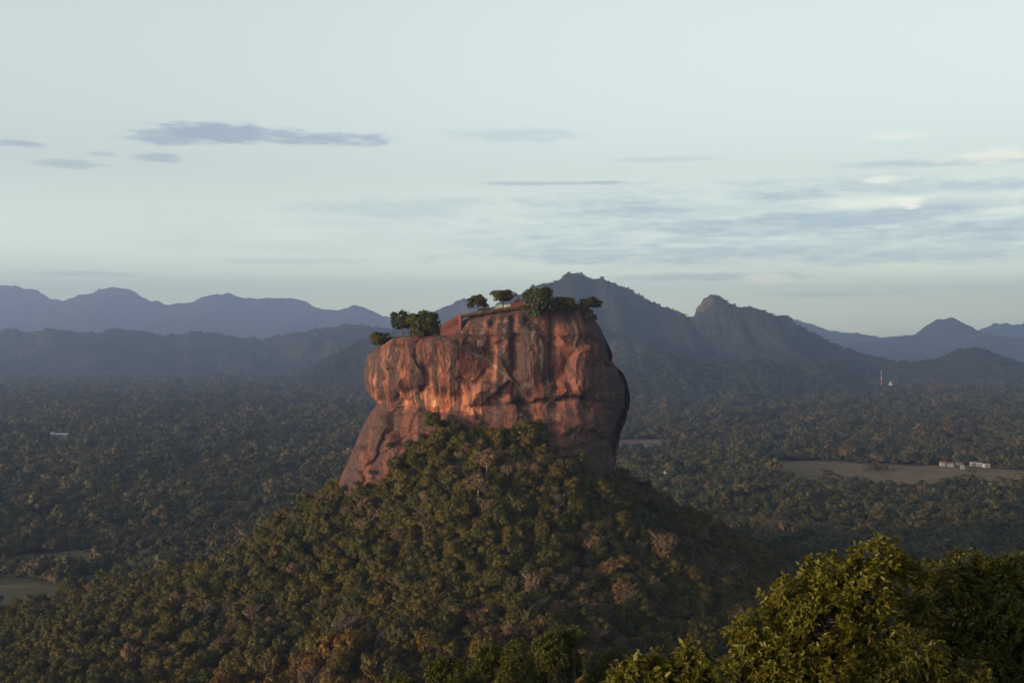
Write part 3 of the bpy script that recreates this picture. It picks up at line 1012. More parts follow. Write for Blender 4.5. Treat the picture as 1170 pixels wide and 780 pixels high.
# dry patches as in the photo: pink-brown growth on the left shoulder, under the cliff and down the right side
dryness = .05 + .85 * np.exp(-(((scr_x - 400) / 50) ** 2 + ((scr_y - 572) / 26) ** 2)) + .75 * np.exp(-(((scr_x - 590) / 75) ** 2 + ((scr_y - 515) / 28) ** 2)) \
    + .35 * np.exp(-(((scr_x - 720) / 75) ** 2 + ((scr_y - 650) / 55) ** 2)) + .35 * np.exp(-(((scr_x - 600) / 70) ** 2 + ((scr_y - 690) / 35) ** 2)) + .22 * np.exp(-(((scr_x - 130) / 130) ** 2 + ((scr_y - 660) / 25) ** 2)) \
    + .35 * np.exp(-(((scr_x - 735) / 40) ** 2 + ((scr_y - 570) / 30) ** 2))
isdry = rng.random(len(cand)) < dryness + .25 * np.clip(vnoise(cand[:, 0] * .02, cand[:, 1] * .02, 5.5), 0, 1) * .6
visible = (scr_x > -25) & (scr_x < 1195) & (scr_y < 800) & (cand[:, 1] < 835)
# the 300 green ones and the dry ones that show largest are things; the rest is the forest mass
order = np.argsort(cand[:, 1])
n_green = n_dry = 0
chosen = np.zeros(len(cand), bool)
for i in order:
    if not visible[i]:
        continue
    if isdry[i]:
        if n_dry < 150:
            chosen[i] = True
            n_dry += 1
    elif n_green < 296:
        chosen[i] = True
        n_green += 1
G_TONES = [('deep green', (.62, .78, .8)), ('olive green', (1.05, .93, .75)), ('yellowish green', (1.45, 1.15, .7)), ('bronze green', (1.4, .92, .8))]


def zone(x, y, h):
    px_ = CX + x / y * F
    side = 'left flank' if px_ < 330 else ('front' if px_ < 640 else 'shaded right flank')
    lvl = 'foot' if h < 48 else ('middle slope' if h < 80 else 'upper slope')
    return f'{lvl} of the {side} of the mound' if side == 'front' else f'{lvl} of the mound on its {side}'


for i in np.where(chosen)[0]:
    x, y = cand[i]
    s = random.triangular(.6, 1.85, .95)
    sv = s * random.uniform(.85, 1.3)
    if isdry[i]:
        bare = random.random() < .16
        pair = random.choice(BARE if bare else DRY)
        col = random.choice([(1, 1, 1), (.85, .85, .9), (1.05, .95, .85)])
        if bare:
            place_tree('bare_tree', pair, x, y, s, 'thin bare pinkish tree at the ' + zone(x, y, ch[i]), 'bare trees among the forest on the mound', col)
        else:
            place_tree('dry_tree', pair, x, y, s * .95, 'dry pinkish brown tree at the ' + zone(x, y, ch[i]), 'dry trees among the forest on the mound', col, sz=sv)
    else:
        k = min(3, int((.5 + .85 * vnoise(x * .02, y * .02, 2.2) + random.uniform(-.3, .3)) * 4)) if True else 0
        k = max(0, k)
        tone, col = G_TONES[k]
        j = random.uniform(.85, 1.15)
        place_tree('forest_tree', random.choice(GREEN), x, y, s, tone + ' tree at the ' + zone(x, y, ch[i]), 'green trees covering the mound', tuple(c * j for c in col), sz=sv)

mass = cand[~chosen]
mass_dry = isdry[~chosen]


# ---- forest masses as stuff: points that carry instanced small trees
def source_collection(name, meshes):
    c = bpy.data.collections.new(name)
    for k, me in enumerate(meshes):
        c.objects.link(bpy.data.objects.new('forest_tree_source', me))
    return c


def scatter(name, pts, scale, coll):
    me = bpy.data.meshes.new(name)
    me.vertices.add(len(pts))
    me.vertices.foreach_set('co', np.ascontiguousarray(pts, dtype=np.float32).ravel())
    a = me.attributes.new('sc', 'FLOAT', 'POINT')
    a.data.foreach_set('value', np.ascontiguousarray(scale, dtype=np.float32))
    o = link(name, me, kind='stuff')
    ng = bpy.data.node_groups.new(name, 'GeometryNodeTree')
    ng.interface.new_socket('Geometry', in_out='INPUT', socket_type='NodeSocketGeometry')
    ng.interface.new_socket('Geometry', in_out='OUTPUT', socket_type='NodeSocketGeometry')
    N = NT(ng)
    gi, go = N.n('NodeGroupInput'), N.n('NodeGroupOutput')
    ip = N.n('GeometryNodeInstanceOnPoints')
    ci = N.n('GeometryNodeCollectionInfo')
    ci.inputs[0].default_value = coll
    ci.inputs['Separate Children'].default_value = True
    ci.inputs['Reset Children'].default_value = True
    na = N.n('GeometryNodeInputNamedAttribute', data_type='FLOAT')
    na.inputs[0].default_value = 'sc'
    rv = N.n('FunctionNodeRandomValue', data_type='FLOAT_VECTOR')
    rv.inputs[0].default_value = (-.08, -.08, 0)
    rv.inputs[1].default_value = (.08, .08, 6.28)
    N.link(gi.outputs[0], ip.inputs['Points'])
    N.link(ci.outputs[0], ip.inputs['Instance'])
    ip.inputs['Pick Instance'].default_value = True
    N.link(rv.outputs[0], ip.inputs['Rotation'])
    N.link(na.outputs[0], ip.inputs['Scale'])
    N.link(ip.outputs[0], go.inputs[0])
    md = o.modifiers.new('scatter', 'NODES')
    md.node_group = ng
    return o


green_src = source_collection('green_source', [p[1] for p in GREEN])
dry_src = source_collection('dry_source', [p[1] for p in DRY])
z_m = ground_h(mass[:, 0], mass[:, 1])
scatter('hillside_forest', np.column_stack([mass, z_m - .5])[~mass_dry], rng.uniform(.8, 1.4, (~mass_dry).sum()), green_src)
scatter('dry_hillside_forest', np.column_stack([mass, z_m - .5])[mass_dry], rng.uniform(.75, 1.2, mass_dry.sum()), dry_src)
# undergrowth hugging the mound between the trunks
ug = np.column_stack([rng.uniform(-420, 300, 24000), rng.uniform(440, 900, 24000)])
ug = ug[(np.hypot((ug[:, 0] + 10) * 1.2, ug[:, 1] - 815) < 330) & ~in_rock(ug[:, 0], ug[:, 1], -2.5)]
scatter('undergrowth', np.column_stack([ug, ground_h(ug[:, 0], ug[:, 1]) - 2.0]), rng.uniform(.35, .95, len(ug)), green_src)

LOW = [crown_mesh('lowland_crown', 300 + i, [9, 10.5, 8, 11, 9.5, 12][i], [5.2, 5.8, 4.8, 5.0, 6.2, 4.6][i], [3.8, 4.4, 3.6, 5, 3.8, 5.6][i], 14, 60, .95, M_PLAIN, .42, .2, -.3, None, .16) for i in range(6)]
low_src = source_collection('lowland_source', LOW)
HILLT = [crown_mesh('hill_crown', 340 + i, 9 + i, 6, 4.2, 12, 34, 1.5, M_HILLF, .42, .2, -.3, None, .16) for i in range(4)]
hill_src = source_collection('hill_source', HILLT)
pts, scs = [], []
d0 = 330.0
while d0 < 10500:
    s = 9.0 + max(0, d0 - 1200) * .0021
    half = .47
    n = int(2 * half * d0 / s)
    a = np.linspace(-half, half, n) + rng.uniform(-.5, .5, n) * s / d0
    dd = d0 + rng.uniform(-.5, .5, n) * s
    pts.append(np.column_stack([np.sin(a) * dd, np.cos(a) * dd]))
    scs.append(np.full(n, s / 9.0 * 1.12))
    d0 += s
pts, scs = np.concatenate(pts), np.concatenate(scs)
keep = ((np.hypot((pts[:, 0] + 10) * 1.2, pts[:, 1] - 815) > 465) | (pts[:, 1] > 1005)) & (np.hypot(pts[:, 0] * .8, pts[:, 1]) > 420)
for fi, poly in enumerate(FIELDS):
    dist_ = np.hypot(pts[:, 0], pts[:, 1])
    grown = fbm(pts[:, 0] * .012 + 3 * fi, pts[:, 1] * np.where(dist_ < 1300, .022, .006), 6.6, 3) > (.05 if fi in (3, 4, 5) else (.3 if fi in (1, 2) else .85))
    if fi >= 6:
        grown &= False
    keep &= ~(inside(poly, pts[:, 0], pts[:, 1]) & ~grown)
village = np.array([plain_pt(*q) for q in ((1064, 530), (1140, 533), (1142, 546), (1064, 544))])
keep &= ~inside(village, pts[:, 0], pts[:, 1])
keep &= ~((np.abs(pts[:, 0] - 1885) < 45) & (pts[:, 1] > 5850) & (pts[:, 1] < 6170))
# open ground before the long white building
keep &= ~((np.abs(pts[:, 0] + 1000) < 36) & (pts[:, 1] > 2690) & (pts[:, 1] < 2745))
# small clearings
dist_ = np.hypot(pts[:, 0], pts[:, 1])
clear = fbm(pts[:, 0] * .0042, pts[:, 1] * .0028, 8.8, 3) > np.interp(dist_, [1200, 2200, 4500], [1.0, .62, .4])
keep &= ~(clear & (rng.random(len(pts)) < .93))
pts, scs = pts[keep], scs[keep]
wav = fbm(pts[:, 0] * .006, pts[:, 1] * .006, 1.1, 3)
scs = np.minimum(scs, 3.0) * np.clip((1 + .4 * wav) * np.exp(rng.normal(0, .3, len(pts))), .4, 2.1)
scatter('lowland_forest', np.column_stack([pts, ground_h(pts[:, 0], pts[:, 1]) - 1.2]), scs, low_src)
# a few lone bushes dotted over the fields
lone = []
for poly in FIELDS[:4]:
    lo, hi = poly.min(0), poly.max(0)
    q = rng.uniform(lo, hi, (160, 2))
    q = q[inside(poly, q[:, 0], q[:, 1])]
    q = q[fbm(q[:, 0] * .01, q[:, 1] * .02, 4.4, 2) > .15][:30]
    lone.append(q)
lone = np.concatenate(lone)
scatter('field_shrubbery', np.column_stack([lone, np.zeros(len(lone)) - .5]), rng.uniform(.25, .6, len(lone)), low_src)
mp = np.concatenate(MOUNT_SAMPLES)
msc = np.clip(rng.normal(1.35, .35, len(mp)), .6, 2.2)
scatter('mountain_forest', mp - np.column_stack([0 * msc, 0 * msc, 5.2 * msc]), msc, hill_src)

# ---- trees on top of the rock and on its ledges
TOPS = [  # px, py of the foot, height px, width px, kind, tone, label
    (434, 396, 18, 23, 'b0', (.75, .85, 1.0), 'small dark grey-green bush at the far left corner of the rock top'),
    (460, 389, 38, 32, 6, (.50, .65, .7), 'dark round tree behind the olive bush on the rock top'),
    (485, 394, 42, 46, 'b1', (1.0, .95, .7), 'large olive green bush on the left shoulder of the rock top'),
    (546, 361, 29, 26, 1, (.85, .8, .75), 'small umbrella tree on the brown grassy crest of the rock'),
    (574.5, 352, 25, 33, 1, (.7, .8, .75), 'wide-crowned tree against the sky at the highest crest of the rock'),
    (603, 354, 30, 20, 6, (.5, .62, .65), 'narrow dark tree standing left of the big bush on the rock top'),
    (619, 367, 44, 46, 'b2', (.42, .55, .55), 'big dark green bush hanging over the upper edge of the rock'),
    (560, 362, 13, 30, 'b3', (.8, .7, .5), 'low olive scrub under the two crest trees of the rock'),
    (646, 354, 19, 32, 'b3', (1.1, .8, .6), 'low brownish bush on the right end of the rock top'),
    (671, 362, 27, 32, 0, (.9, .85, .8), 'thin spreading tree leaning over the right corner of the rock top'),
]
for px_, py_, hp, wp, k, tone, lab in TOPS:
    x = float(xp(px_))
    yy = RD - 12 if k == 'b2' else RD + (22 if 500 < px_ < 610 else (4 if px_ > 660 else (0 if px_ > 640 else 8)))
    sel = (np.abs(verts[..., 0] - x) < 2.0) & (np.abs(verts[..., 1] - yy) < 9)
    zt = CAM_Z + (HY - py_) / F * yy
    if isinstance(k, str):
        pair, H, rx = BUSH[int(k[1])], 10, 5.6
    else:
        pair = GREEN[k]
        H = [11, 12.5, 10, 13, 9.5, 12, 14, 10.5, 11.5][k]
        rx = [4.6, 5.2, 4.4, 5.0, 4.8, 5.6, 4.9, 4.2, 5.4][k]
    hp, wp = (hp * .9, wp * .92) if px_ > 530 else (hp * 1.02, wp * 1.08)
    t = place_tree('rock_top_bush' if isinstance(k, str) else 'rock_top_tree', pair, (px_ - CX) / F * yy, yy, wp * mpx / (2 * rx), lab, 'trees growing on top of the rock', tone, z=zt - .5, sz=(hp * mpx + .5) / H)
x, y, z = P(494, 485, 752)
place_tree('ledge_bush', BUSH[0], x, y, 1.25, 'dark green bush on the ledge under the orange hollow of the rock', None, (.65, .85, .8), z=z - 3, sz=1.15)
x, y, z = P(379, 560, 765)
place_tree('slope_bush', BUSH[3], x, y, .9, 'bright yellow-green bush at the left foot of the rock slab', None, (1.5, 1.5, .9), z=z - 1.5, sz=.8)

def rock_face(px_, py_):
    x, z = float(xp(px_)), float(zy(py_))
    sel = (np.abs(verts[..., 0] - x) < 2.5) & (np.abs(verts[..., 2] - z) < 2.5) & (verts[..., 1] < 822)
    return x, float(verts[sel][:, 1].min()), z


for px_, py_, kind, sc_ in [(428, 536, 1, .5), (411, 549, 1, .55), (449, 506, 0, .45), (402, 562, 1, .6), (387, 575, 1, .65), (458, 521, 1, .6), (441, 547, 1, .7), (422, 558, 1, .6), (470, 505, 0, .6),
                            (455, 538, 0, .6), (431, 566, 1, .7), (485, 497, 0, .55), (508, 484, 0, .6)]:
    x, y, z = rock_face(px_, py_)
    if kind:
        place_tree('slab_bush', random.choice(DRY), x, y - .6, sc_, 'dry brownish bush climbing the foot of the left rock slab', 'dry bushes climbing the left slab of the rock', (.95, .85, .8), z=z - 5 * sc_)
    else:
        place_tree('slab_bush', random.choice(BUSH), x, y - .6, sc_, 'olive green bush climbing the foot of the left rock slab', 'green bushes climbing the left slab of the rock', (.9, .9, .7), z=z - 4 * sc_)

# dry grass and scrub on the crest
def crest_grass(name, px0, px1, py_, yy, n, spread, mat, sc):
    r = np.random.default_rng(int(px0))
    pxs = r.uniform(px0, px1, n)
    Yv = yy + r.uniform(-4, 10, n)
    c = np.column_stack([(pxs - CX) / F * Yv, Yv, CAM_Z + (HY - np.interp(pxs, *py_)) / F * Yv + r.uniform(-spread, spread, n)])
    nn = r.normal(size=(n, 3)) + (0, -.5, .8)
    nn /= np.linalg.norm(nn, axis=1)[:, None]
    v, f = leaf_quads(c, nn, sc, r)
    link(name, mesh_np(name, v, f, [mat], per_face={'tint': r.uniform(.2, .9, n)}), kind='stuff')


M_GRASS = leaf_mat('dry_crest_grass', [(0, (.14, .07, .035)), (1, (.14, .07, .035))], .1, False)
crest_grass('crest_grass', 503, 672, ([503, 512, 524, 534, 556, 585, 612, 636, 672], [381, 371, 364, 360, 356.5, 351.5, 348.5, 346, 352]), 786, 3600, 1.0, M_GRASS, .7)

cs = []
for x0_, x1_, n_, dep in ((428, 505, 46, 14), (536, 600, 44, 20), (600, 676, 50, 4), (640, 684, 24, 8)):
    for _ in range(n_):
        q = rng.uniform(x0_, x1_)
        yy = RD + dep + rng.uniform(-6, 10)
        top_ = np.interp(q, [428, 440, 505, 536, 556, 585, 612, 636, 664, 676, 684], [391, 387, 386, 361, 358, 353, 350, 348, 350, 357, 366])
        cs.append(((q - CX) / F * yy, yy, CAM_Z + (HY - top_) / F * yy - 1.6))
cs = np.array(cs + cs[::2])
cs[:, 0] += rng.normal(0, 1.2, len(cs))
scatter('crest_shrubbery', cs, rng.uniform(.14, .34, len(cs)), source_collection('bush_source', [p[1] for p in BUSH]))

# ------------------------------------------------------------------ ruins on the rock
def wall_part(name, mat, parent, boxes):
    b = MB()
    for q in boxes:
        b.box(*q)
    return link(name, b.mesh(name, mat), parent)


def thing(name, loc, label, category, group=None, rz=0.0):
    t = bpy.data.objects.new(name, None)
    COL.objects.link(t)
    t.location = loc
    t.rotation_euler = (0, 0, rz)
    t['label'], t['category'] = label, category
    if group:
        t['group'] = group
    return t


x, y, z = P(503, 384, 783)
t = thing('brick_ruin', (x, y, z), 'red brick terrace wall stepping up beside the olive bush on the rock', 'ruin')
b = MB()
b.add([(0, 0, -2), (12.5, 2, -2), (12.5, 2, 13.5), (8, 1.3, 11.8), (0, 0, 6.5), (0, 3, -2), (12.5, 5, -2), (12.5, 5, 13.5), (8, 4.3, 11.8), (0, 3, 6.5)],
      [(0, 1, 2, 3, 4), (9, 8, 7, 6, 5), (4, 3, 8, 9), (3, 2, 7, 8), (2, 1, 6, 7), (0, 4, 9, 5)])
link('wall', b.mesh('wall', M_BRICK), t)
wall_part('stair_flank', M_BRICK, t, [(11.6, 13.2, -1.0, 4.4, 4, 15.0)])
wall_part('doorway', M_DARK, t, [(-3.0, 0.4, 1.5, 4.5, -2, 4.2)])
x, y, z = P(566, 350, 806)
t = thing('terrace_wall', (x, y, z), 'low pale terrace wall under the wide tree on the crest', 'wall')
wall_part('wall', M_WHITE, t, [(0, 9.5, 0, 2, -1.5, 1.0)])
wall_part('coping', M_GREY, t, [(-.2, 9.7, -.2, 2.2, 1.0, 1.35)])
x, y, z = P(584, 350, 805)
t = thing('brick_ruin', (x, y, z), 'stepped red brick ruin beside the narrow dark tree on the crest', 'ruin')
wall_part('wall', M_BRICK, t, [(0, 9, 0, 3, -2, 2.2), (2, 8, .6, 2.8, 2.2, 4.0)])
wall_part('pillar', M_BRICK, t, [(4, 5.4, .9, 2.4, 4.0, 5.6)])

# ------------------------------------------------------------------ buildings far out on the plain
def house(name, px_, py_, w, d, h, roof_h, label, group, rmat, wmat=None, rz=0.0, flat=False, windows=2):
    Y = CAM_Z * F / (py_ - HY)
    x = (px_ - CX) / F * Y
    t = thing(name, (x, Y, 0), label, 'house' if name == 'house' else 'building', group, rz)
    if group:
        t.scale = (.8, .8, .8)
    wmat = wmat or M_OLDWHITE
    wall_part('wall', wmat, t, [(-w / 2, w / 2, -d / 2, d / 2, -1, h)])
    b = MB()
    if flat:
        b.box(-w / 2 - .6, w / 2 + .6, -d / 2 - .8, d / 2 + .6, h, h + roof_h)
    else:
        b.gable(-w / 2 - .6, w / 2 + .6, -d / 2 - .7, d / 2 + .7, h, h + roof_h)
    link('roof', b.mesh('roof', rmat), t)
    for k in range(windows):
        xx = -w / 2 + w * (k + .5) / windows
        wall_part('window', M_DARK, t, [(xx - .9, xx + .9, -d / 2 - .06, -d / 2 + .1, h * .35, h * .75)])
    return t


# long white building on the left
bt = house('building', 68.5, 503, 37, 12, 14, 2.0, 'long white-roofed building alone among the trees of the left plain', None, M_ROOFW, plain_mat('dim_wall', (.10, .095, .10), .9, .2, .3), 0.04, True, 5)
wall_part('annexe', M_ROOFW, bt, [(-18.4, -11.5, -6.9, 5, 16.0, 18.6)])
# village at the edge of the brown field
V = 'houses of the village by the brown field'
house('house', 1077, 532, 11, 8, 7, 4, 'brownish roofed house left of the pale houses by the brown field', V, M_TILE, M_GREY, .1)
house('house', 1086, 533, 12, 8, 6.5, 3.6, 'tile roofed house with pale walls at the left of the village', V, M_TILE, None, -.2)
house('house', 1096, 531, 14, 9, 10, 3.2, 'tall white house with a pale roof in the middle of the village', V, M_ROOFW, None, .1, False, 3)
house('house', 1099.5, 536, 7, 6, 6, 1.5, 'small square white house in front of the tall white house', V, M_ROOFW, None, 0, True, 1)
house('house', 1112, 532, 13, 8, 6, 3, 'white house with pale sheet roof right of the tall white house', V, M_ROOFW, None, .25)
house('house', 1119, 533, 11, 8, 6, 3, 'white house between two others on the right side of the village', V, M_ROOFW, None, -.15)
house('house', 1127, 534, 13, 8, 6, 3, 'last white house at the right end of the village', V, M_ROOFW, M_GREY, .3)
house('house', 1058, 530.5, 4, 4, 5, 1.6, 'tiny white hut alone at the far edge of the brown field', None, M_ROOFW, None, 0, False, 1)
house('house', 1009, 526, 3, 3, 4, 1.2, 'tiny pale hut in the treeline behind the brown field', None, M_ROOFW, None, 0, False, 1)
house('house', 763, 547, 11, 7, 9.5, 3, 'white house among the trees below the lake', None, M_ROOFW, None, .4, False, 2)
house('house', 826, 528, 4, 4, 11, 1.5, 'tiny white hut in dark trees left of the brown field', None, M_ROOFW, None, 0, False, 1)
# red and white mast and white stupa near the foot of the mountain
Yt = 6250.0
xt = (1007 - CX) / F * Yt
t = thing('radio_mast', (xt, Yt, 0), 'thin red and white radio mast near the foot of the mountain', 'mast')
zb_, zt_ = 0, CAM_Z + (HY - 424) / F * Yt
seg = [0, .22, .4, .58, .72, .86, 1.0]
for k in range(6):
    b = MB()
    z0, z1 = zb_ + (zt_ - zb_) * seg[k], zb_ + (zt_ - zb_) * seg[k + 1]
    hw = [4.6, 4.0, 3.4, 2.9, 2.4, 2.0][k]
    for sx in (-1, 1):
        for sy in (-1, 1):
            b.tube([(sx * hw * .55, sy * hw * .55, z0), (sx * hw * .45, sy * hw * .45, z1 - .01)], [.5, .45], 5)
    nb = max(2, int((z1 - z0) / 8))
    for i in range(nb):
        za, zc = z0 + (z1 - z0) * i / nb, z0 + (z1 - z0) * (i + 1) / nb
        for sy in (-1, 1):
            b.tube([(-hw * .5, sy * hw * .5, za), (hw * .5, sy * hw * .5, zc)], [.3, .3], 4)
            b.tube([(hw * .5, sy * hw * .5, za), (-hw * .5, sy * hw * .5, zc)], [.3, .3], 4)
    link('lattice_section', b.mesh('lattice_section', M_RED if k % 2 == 0 else M_WHITE), t)
link('antenna', MB().tube([(0, 0, zt_), (0, 0, zt_ + 9)], [.5, .3], 5).mesh('antenna', M_WHITE), t)
x, y, z = P(1017.5, 444.5, 6150)
t = thing('stupa', (x, y, 0), 'white domed stupa beside the radio mast', 'stupa')
t.scale = (.85, .85, 1.05)
prof_ = [(15, -1), (15, 30), (13.5, 30.2), (13.5, 33), (11.5, 33.3), (11.8, 37), (11, 41), (8.6, 45), (4.5, 47.6), (1.5, 48.2)]


def lathe(name, prof, mat, parent, seg=24):
    v, f = [], []
    for r_, z_ in prof:
        v += [(r_ * math.cos(2 * math.pi * k / seg), r_ * math.sin(2 * math.pi * k / seg), z_) for k in range(seg)]
    for i in range(len(prof) - 1):
        for k in range(seg):
            f.append((i * seg + k, i * seg + (k + 1) % seg, (i + 1) * seg + (k + 1) % seg, (i + 1) * seg + k))
    f.append(tuple((len(prof) - 1) * seg + k for k in range(seg)))
    me = bpy.data.meshes.new(name)
    me.from_pydata(v, [], f)
    me.materials.append(mat)
    return link(name, me, parent)


lathe('dome', prof_, M_WHITE, t)
wall_part('harmika', M_WHITE, t, [(-2.6, 2.6, -2.6, 2.6, 48.0, 51.5)])
lathe('spire', [(2.2, 51.5), (1.8, 53), (.3, 61)], M_WHITE, t, 12)
wall_part('shrine_hall', M_WHITE, t, [(14, 26, -14, -4, -1, 31)])

# ------------------------------------------------------------------ broad-leaved trees close to the viewer
def leafy_tree(name, lobes, foot, label, seed, leaf=.2, tips=30, per=15, color=(1, 1, 1), trunk_r=.16):
    """lobes: list of (centre xyz, radius); leaves grow as drooping whorls on twigs at the lobes' surfaces"""
    r = np.random.default_rng(seed)
    foot = np.array(foot, float)
    t = thing(name, tuple(foot), label, 'tree', 'leafy trees in front of the viewer')
    lobes = [(np.array(c, float) - foot, rad) for c, rad in lobes]
    V_, T_, TI = [], [], []
    b = MB()
    ctr = np.mean([c for c, _ in lobes], axis=0)
    fork = np.array([ctr[0] * .35, ctr[1] * .35, max(1.0, min(c[2] for c, _ in lobes) * .55)])
    b.tube([(0, 0, -1.0), (0, 0, .3), fork * (.6, .6, .55), fork], [trunk_r * 1.7, trunk_r * 1.2, trunk_r, trunk_r * .85], 9)
    n_leaf = 0
    for c, rad in lobes:
        midp = fork + (c - fork) * .55 + r.normal(0, .12 * rad, 3)
        midp[2] = fork[2] + (c[2] - fork[2]) * .45
        b.tube([fork, midp, c - (0, 0, rad * .2)], [trunk_r * .55, trunk_r * .38, trunk_r * .16], 6)
        n_t = int(tips * (rad / .8) ** 2)
        q = rand_dir(r, n_t, -.75)
        for dvec in q:
            k = r.uniform(.62, 1.08)
            tip = c + dvec * rad * k * np.array([1, 1, .88])
            if r.random() < .35:
                b.tube([c + dvec * rad * .15, c + dvec * rad * .6 * k - (0, 0, .03), tip], [.018, .012, .006], 4)
            m = int(per * r.uniform(.7, 1.3))
            a = r.uniform(0, 2 * math.pi) + np.arange(m) * 2.39996
            axis = dvec * .8 + np.array([0, 0, .55])
            axis /= np.linalg.norm(axis)
            e1 = np.cross(axis, (.31, .77, .2))
            e1 /= np.linalg.norm(e1)
            e2 = np.cross(axis, e1)
            openn = r.uniform(.35, 1.25, m)
            dirv = axis * np.cos(openn)[:, None] + (e1 * np.cos(a)[:, None] + e2 * np.sin(a)[:, None]) * np.sin(openn)[:, None]
            dirv[:, 2] -= r.uniform(.15, .75, m)
            dirv /= np.linalg.norm(dirv, axis=1)[:, None]
            L = leaf * r.uniform(.65, 1.3, m)
            base_ = tip + r.normal(0, .05, (m, 3)) + axis * r.uniform(-.14, .04, (m, 1))
            up = axis + r.normal(0, .35, (m, 3))
            side = np.cross(dirv, up)
            side /= np.linalg.norm(side, axis=1)[:, None] + 1e-9
            nrm = np.cross(side, dirv)
            w = (L * .19)[:, None]
            Lc = L[:, None]
            curl = np.array([0, 0, -1.0]) * (L * r.uniform(.05, .22, m))[:, None]
            p0 = base_
            p1 = base_ + dirv * Lc * .38
            p2 = base_ + dirv * Lc * .72 + curl * .45
            p3 = base_ + dirv * Lc + curl
            fold = nrm * w * .35
            quad = np.stack([p0, p1 + side * w + fold, p2 + side * w * .75 + fold, p3, p2 - side * w * .75 + fold, p1 - side * w + fold, p1, p2], 1)
            V_.append(quad.reshape(-1, 3))
            TI.append(np.repeat(np.clip(r.normal(.5, .2, m), 0, 1), 6))
            n_leaf += m
    v = np.concatenate(V_)
    base_i = np.arange(n_leaf)[:, None, None] * 8
    tri = np.array([(0, 6, 1), (1, 6, 7), (1, 7, 2), (2, 7, 3), (0, 5, 6), (3, 7, 4)])
    tri2 = np.array([(5, 4, 7), (5, 7, 6)])
    alltri = np.concatenate([tri, tri2])
    f = (base_i + alltri[None]).reshape(-1, 3)
    ti = np.concatenate(TI).reshape(n_leaf, 6)[:, :1].repeat(8, 1).ravel()
    cr = link('crown', mesh_np('crown', v, f, [M_NEAR], per_face={'tint': ti}), t)
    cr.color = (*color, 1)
    link('trunk', b.mesh('trunk', M_BARK, True), t)
    return t


def lobes_px(rows):
    return [(P(a, b_, Y), rad * Y / F) for a, b_, rad, Y in rows]


def foot_at(px_, Y):
    x = (px_ - CX) / F * Y
    return (x, Y, float(ground_h(x, Y)) - .1)


leafy_tree('leafy_tree', lobes_px([(1003, 640, 33, 38.0), (1030, 652, 26, 38.6), (952, 660, 36, 37.6), (985, 678, 40, 37.2), (905, 690, 36, 37.2), (940, 712, 44, 36.6), (868, 730, 36, 36.8), (990, 728, 44, 37.0),
                                   (893, 760, 46, 36.2), (850, 782, 38, 36.4), (950, 768, 48, 36.0), (1003, 778, 40, 36.6), (1045, 700, 26, 39.2), (910, 812, 50, 36), (970, 825, 50, 36), (845, 830, 40, 36.3)]),
           foot_at(950, 38.5), 'large golden-green leafy tree lit from the left in the lower right', 1, tips=85, per=17)
leafy_tree('leafy_tree', lobes_px([(1075, 668, 34, 42.4), (1105, 655, 28, 43.4), (1140, 660, 32, 42.9), (1175, 668, 40, 42.4), (1150, 705, 42, 41.4), (1095, 705, 40, 42.4), (1185, 725, 45, 41.4), (1060, 735, 42, 41.9), (1120, 755, 50, 41.4), (1175, 785, 50, 40.9),
                                   (1060, 790, 45, 41.4), (1215, 690, 45, 42.4), (1225, 760, 50, 41.4)]),
           foot_at(1130, 43.3), 'shaded broad leafy tree right of the golden-green tree', 2, tips=80, per=17, color=(.62, .68, .7))  # leaf colour darkened to paint in the neighbouring tree's shade
leafy_tree('leafy_tree', lobes_px([(726, 772, 28, 30), (752, 762, 20, 30.3), (793, 752, 24, 30.5), (805, 775, 26, 30.2), (765, 795, 34, 30), (715, 805, 32, 30), (820, 805, 30, 30)]),
           foot_at(765, 30.8), 'small leafy treetop at the bottom edge left of the golden-green tree', 3, tips=85, per=17)
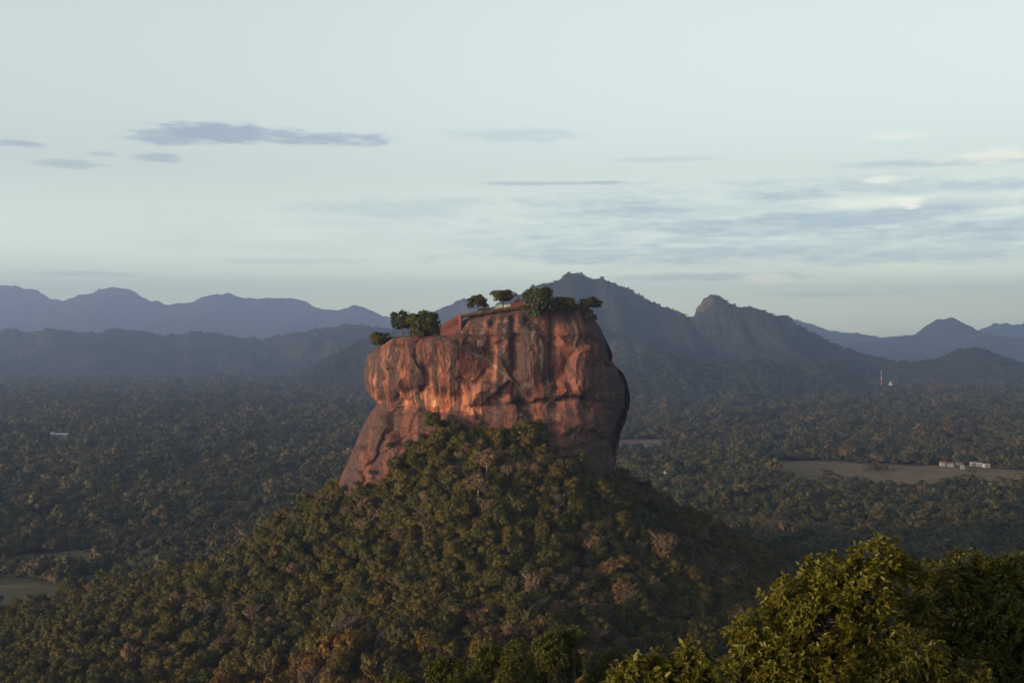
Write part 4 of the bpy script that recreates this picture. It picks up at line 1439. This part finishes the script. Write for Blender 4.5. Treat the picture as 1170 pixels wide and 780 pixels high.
leafy_tree('leafy_tree', lobes_px([(1050, 745, 28, 34), (1020, 790, 34, 33.5), (1075, 800, 36, 33.7), (1110, 780, 26, 34.3)]),
           foot_at(1050, 34.6), 'dark low leafy treetop in the shade at the bottom right', 4, tips=75, per=16, color=(.7, .75, .8))  # darker tint puts the shade into its leaves
# darker trees further down the viewer's own hillside
random.seed(5)
for k, (px_, py_, wpx, Y, lab) in enumerate([
        (520, 752, 85, 100, 'dark green treetop at the bottom edge under the left half of the rock'),
        (585, 728, 95, 112, 'dense dark green tree at the bottom middle with purple shrubs above'),
        (650, 716, 100, 106, 'tall dark green tree at the bottom below the right half of the rock'),
        (705, 738, 75, 118, 'dark green tree just left of the lowest small leafy treetop'),
        (455, 772, 70, 115, 'dark treetop low at the bottom edge left of the others')]):
    w = wpx * Y / F
    rr_ = np.random.default_rng(k + 50)
    top = P(px_, py_, Y)
    lob = []
    for q in range(15):
        a_, e_ = rr_.uniform(0, 6.28), rr_.uniform(0, 1)
        lob.append((top + np.array([math.cos(a_) * w * .45 * e_ ** .5, math.sin(a_) * w * .45 * e_ ** .5, -w * (.15 + .5 * e_ ** 1.6) + rr_.uniform(-.3, .3)]), w * rr_.uniform(.13, .2)))
    fx = (px_ - CX) / F * Y
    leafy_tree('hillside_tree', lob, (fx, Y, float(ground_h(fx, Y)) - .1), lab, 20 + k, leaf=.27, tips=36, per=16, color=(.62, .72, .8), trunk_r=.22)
x, y, z = P(1112, 640, 112)
place_tree('dry_tree', DRY[1], x, y, .42, 'rounded orange-brown dry treetop showing above the shaded leafy tree', None, (1.2, .9, .6), z=float(ground_h(x, y)) - .2, sz=(z + 1.0 - float(ground_h(x, y))) / 11)

# ------------------------------------------------------------------ haze: even air round the whole scene
m_h, t_h, o_h = new_mat('evening_haze')
pv = t_h.n('ShaderNodeVolumePrincipled')
pv.inputs['Color'].default_value = (*HAZE_COLOR, 1)
pv.inputs['Density'].default_value = HAZE_DENSITY
pv.inputs['Anisotropy'].default_value = HAZE_ANISO
t_h.link(pv.outputs[0], o_h.inputs['Volume'])
hb = MB().box(-26000, 26000, -5000, 30500, -2.5, 1900)
link('haze', hb.mesh('haze', m_h), kind='stuff')
